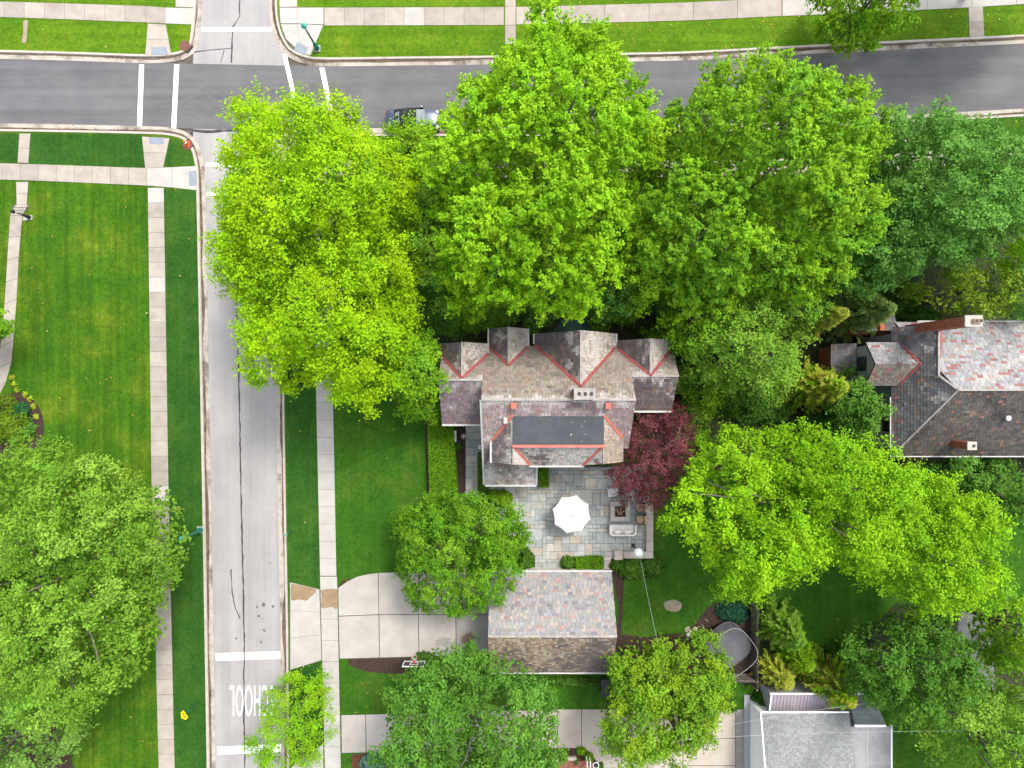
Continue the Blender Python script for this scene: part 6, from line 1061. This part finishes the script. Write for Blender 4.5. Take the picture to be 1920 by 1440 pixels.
m.build('pad', M['pad'], tr_); m = MB(); m.tube(sq(TR, zb_ - 0.05) + sq(TR, zb_ - 0.05)[:1], 0.03, 6); m.build('frame', M['black'], tr_)
lo, hi_ = sq(TR * 0.97, zb_), sq(TR * 1.0, 2.5); m = MB()
for k in range(40): m.face([lo[k], lo[(k + 1) % 40], hi_[(k + 1) % 40], hi_[k]])
m.build('safety_net', M['net'], tr_); MB().tube(hi_ + hi_[:1], 0.02, 6).build('net_hoop', M['siding_grey'], tr_)
for k in range(0, 40, 5): p = sq(TR * 1.02, 0)[k]; MB().tube([(p[0], p[1], 0.08), (p[0], p[1], 2.5)], 0.02, 6).build('net_pole', M['black'], tr_)
m = None
for i, (px, py, l) in enumerate(((1303, 1179, 'nearest the trampoline\'s net'), (1296, 1184, 'in the middle of the three'), (1290, 1190, 'farthest from the trampoline'))): p = P(px, py, ZL); s_ = MB(); s_.lathe((p.x, p.y, ZL - 0.02), [(0.18, 0), (0.20, 0.08), (0.12, 0.16), (0.02, 0.18)], 7); tag(s_.build('rock', M['limestone']), 'pale edging rock in the mulch ' + l, 'rock', 'edging rocks in the mulch')
b = P(1322, 1169, 0.3); t = thing('trampoline_ladder', 'short metal trampoline ladder lying on dark mulch', 'ladder', (b.x, b.y, ZL))
for s in (-1, 1): d_ = Vector((math.cos(R(-35)), math.sin(R(-35)), 0)); q_ = Vector((-d_.y, d_.x, 0)) * 0.28 * s; c_ = Vector((b.x, b.y, ZL + 0.08)) + q_; MB().tube([c_ - d_ * 0.16, c_ + d_ * 0.16], 0.02, 6).build('rung', M['gutter_metal'], t); MB().tube([Vector((b.x, b.y, ZL + 0.06)) + d_ * 0.12 * s - q_ * s, Vector((b.x, b.y, ZL + 0.06)) + d_ * 0.12 * s + q_ * s], 0.015, 6).build('rail', M['black'], t)
def fence(label, a, b_, h, n, group=None):
    a, b_ = P(*a, 0), P(*b_, 0); t = thing('wooden_fence', label, 'fence', a, group); d_ = (b_ - a); L_ = d_.length; d_.normalize(); rz = math.atan2(d_.y, d_.x); q_ = Vector((-d_.y, d_.x, 0))
    me = None
    for k in range(n):
        c_ = a + d_ * (L_ * (k + 0.5) / n); hh = h
        if me is None: ob = MB().box((a.x, a.y, h / 2 + 0.05), (L_ / n - 0.015, 0.025, h)).build('fence_board', M['wood_grey'], t); me = ob.data
        else: ob = bpy.data.objects.new('fence_board', me); COL.objects.link(ob); ob.parent = t
        ob.location = c_ - a + Vector((0, 0, random.uniform(-0.02, 0.02))); ob.rotation_euler = (0, 0, rz)
    for z in (0.4, h - 0.15): MB().beam(a + q_ * 0.05 + Vector((0, 0, z)), b_ + q_ * 0.05 + Vector((0, 0, z)), 0.05, 0.09).build('rail', M['wood_grey'], t)
    k = max(2, int(L_ / 2.2) + 1)
    for i in range(k): c_ = a + d_ * (L_ * i / (k - 1)) + q_ * 0.09; MB().box((c_.x, c_.y, h / 2 + 0.08), (0.11, 0.11, h + 0.15), rz).build('post', M['wood_grey'], t)
fence('weathered wooden fence between the trampoline and the conifers', (1407, 1276), (1407, 1128), 1.75, 44); fence('weathered wooden fence below the trampoline', (1352, 1262), (1406, 1262), 1.75, 17); fence('brown wooden fence behind the white house\'s shingled annex', (1578, 1290), (1640, 1288), 1.5, 20)
# ------------------------------------------------------------------ basketball hoop, bins, pole, wires, brick stoop
pb = P(773, 1264, ZL); hp = thing('basketball_hoop', 'basketball hoop with grey backboard and red rim by the driveway', 'basketball hoop', (pb.x, pb.y, ZL)); bc_ = P(776, 1245, 3.05); by = bc_.y; bx_ = bc_.x
MB().box((bx_, pb.y, ZL + 1.35), (0.14, 0.14, 2.7)).build('post', M['black'], hp)
for s in (-1, 1):
    for z0, z1 in ((2.2, 2.85), (2.65, 3.25)): MB().tube([(bx_ + s * 0.09, pb.y, z0), (bx_ + s * 0.2, by - 0.05, z1)], 0.03, 6).build('arm', M['black'], hp)
MB().box((bx_, by, 3.05), (1.68, 0.03, 1.0)).build('backboard', M['dark_plastic'], hp)
fr = MB()
for x, z, a_, h_ in ((-0.84, 3.05, 0.06, 1.06), (0.84, 3.05, 0.06, 1.06)): fr.box((bx_ + x, by, z), (a_, 0.07, h_))
for z in (2.55, 3.55): fr.box((bx_, by, z), (1.62, 0.07, 0.06))
fr.build('backboard_frame', M['white'], hp); tg = MB()
for x in (-0.30, 0.30): tg.box((bx_ + x, by + 0.022, 3.0), (0.05, 0.012, 0.45))
for z in (2.80, 3.20): tg.box((bx_, by + 0.022, z), (0.55, 0.012, 0.05))
tg.build('target_square', M['white'], hp); MB().box((bx_, by + 0.07, 2.80), (0.14, 0.12, 0.22)).build('rim_bracket', M['red'], hp)
rc = [(bx_ + 0.23 * math.cos(t), by + 0.38 + 0.23 * math.sin(t), 2.87) for t in np.linspace(0, 6.2832, 21)]; MB().tube(rc, 0.014, 6).build('rim', M['red'], hp); nt_ = MB()
for k in range(12): a_, b2 = k / 12 * 6.2832, (k + 1) / 12 * 6.2832; nt_.tube([(bx_ + 0.23 * math.cos(a_), by + 0.38 + 0.23 * math.sin(a_), 2.86), (bx_ + 0.14 * math.cos(b2), by + 0.38 + 0.14 * math.sin(b2), 2.45)], 0.007, 4, cap=False); nt_.tube([(bx_ + 0.23 * math.cos(b2), by + 0.38 + 0.23 * math.sin(b2), 2.86), (bx_ + 0.14 * math.cos(a_), by + 0.38 + 0.14 * math.sin(a_), 2.45)], 0.007, 4, cap=False)
nt_.build('net', M['white'], hp)
for i, (px, py, l) in enumerate(((1134, 1281, 'nearer the garage wall'), (1134, 1297, 'farther from the garage wall'))):
    b = P(px, py, 1.0); t = thing('wheelie_bin', 'black wheelie bin behind the garage, ' + l, 'bin', (b.x, b.y, ZL), 'bins behind the garage'); m = MB(); m.solid([(b.x + x * s, b.y + y * s, z) for z, s in ((ZL + 0.06, 0.8), (ZL + 1.0, 1.0)) for x, y in ((-0.3, -0.33), (0.3, -0.33), (0.3, 0.33), (-0.3, 0.33))], [(3, 2, 1, 0), (4, 5, 6, 7), (0, 1, 5, 4), (1, 2, 6, 5), (2, 3, 7, 6), (3, 0, 4, 7)]); m.build('body', M['dark_plastic'], t); MB().box((b.x, b.y, ZL + 1.04), (0.64, 0.70, 0.06)).build('lid', M['dark_plastic'], t); MB().tube([(b.x - 0.28, b.y - 0.36, ZL + 0.98), (b.x + 0.28, b.y - 0.36, ZL + 0.98)], 0.02, 6).build('handle', M['black'], t)
    for s in (-1, 1): MB().tube([(b.x + s * 0.25, b.y - 0.3, ZL + 0.1), (b.x + s * 0.31, b.y - 0.3, ZL + 0.1)], 0.1, 10).build('wheel', M['tyre'], t)
ut = P(1280, 1397, 9.2); t = thing('utility_pole', 'grey wooden utility pole rising through the yellowish green tree', 'utility pole', (ut.x, ut.y, ZL)); MB().tube([(ut.x, ut.y, 0), (ut.x, ut.y, 9.2)], [0.16, 0.11], 10).build('pole', M['wood_grey'], t); MB().box((ut.x, ut.y + 0.12, 8.7), (1.6, 0.1, 0.12), R(12)).build('crossarm', M['wood_grey'], t)
for s in (-0.6, 0.6): MB().lathe((ut.x + s, ut.y + 0.12 + s * 0.2, 8.76), [(0.04, 0), (0.06, 0.06), (0.03, 0.15)], 8).build('insulator', M['white'], t)
def wire(label, a, b_, sag, r=0.010): a, b_ = Vector(a), Vector(b_); pts = [a.lerp(b_, s) - Vector((0, 0, 4 * sag * s * (1 - s))) for s in np.linspace(0, 1, 24)]; tag(MB().tube(pts, r, 5).build('overhead_wire', M['siding_grey']), label, 'wire')
wire('pale overhead wire from the globe lamp to the utility pole', gl_p, (ut.x, ut.y, 8.8), 0.9, 0.014); wire('overhead wire crossing above the metal porch roof', (ut.x, ut.y + 0.1, 8.0), P(1800, 1300, 6.0), 0.6); wire('overhead wire crossing above the grey shingle roof', (ut.x + 0.5, ut.y + 0.2, 8.75), P(2000, 1372, 8.4), 0.5, 0.011)
s0, s1 = P(1036, 1429, 0.55), P(1112, 1470, 0.55); st_ = thing('brick_stoop', 'brick stoop with white railings at the bottom edge', 'stoop', ((s0.x + s1.x) / 2, s0.y - 0.8, ZL)); MB().span(s0.x, s1.x, s1.y - 2, s0.y, 0.05, 0.47).build('base', M['brick'], st_)
bw, bh = 0.21, 0.075; bcols = [(0.21, 0.075, 0.05), (0.26, 0.095, 0.06), (0.17, 0.06, 0.045), (0.24, 0.11, 0.075)]; m = MB(); g_ = random.Random(3); y = s1.y - 2
while y < s0.y - 0.01:
    x = s0.x - g_.random() * bw
    while x < s1.x: m.span(max(x, s0.x), min(x + bw - 0.012, s1.x), y, y + bh - 0.01, 0.47, 0.53, g_.choice(bcols)); x += bw
    y += bh
m.build('bricks', M['slate'], st_, kind='stuff')
for px in (1041, 1045, 1101, 1107): p = P(px, 1427, 1.3); MB().beam((p.x, p.y, 1.35), (p.x, p.y - 3, 1.35), 0.06, 0.06).build('handrail', M['white'], st_); MB().box((p.x, p.y - 0.04, 0.94), (0.07, 0.07, 0.84)).build('rail_post', M['white'], st_)
MB().box((P(1070, 0, 0.4).x, s0.y + 0.16, 0.26), (0.95, 0.3, 0.3)).build('step', M['limestone'], st_)
p = P(1118, 1438, 0.8); t = thing('garden_planter', 'round white-rimmed planter beside the brick stoop', 'planter', (p.x, p.y, ZL)); MB().lathe((p.x, p.y, ZL), [(0.14, 0), (0.2, 0.4), (0.24, 0.45)], 16).build('pot', M['black'], t); MB().tube([(p.x + 0.25 * math.cos(a_), p.y + 0.25 * math.sin(a_), ZL + 0.46) for a_ in np.linspace(0, 6.2832, 20)], 0.03, 6).build('rim', M['white'], t)
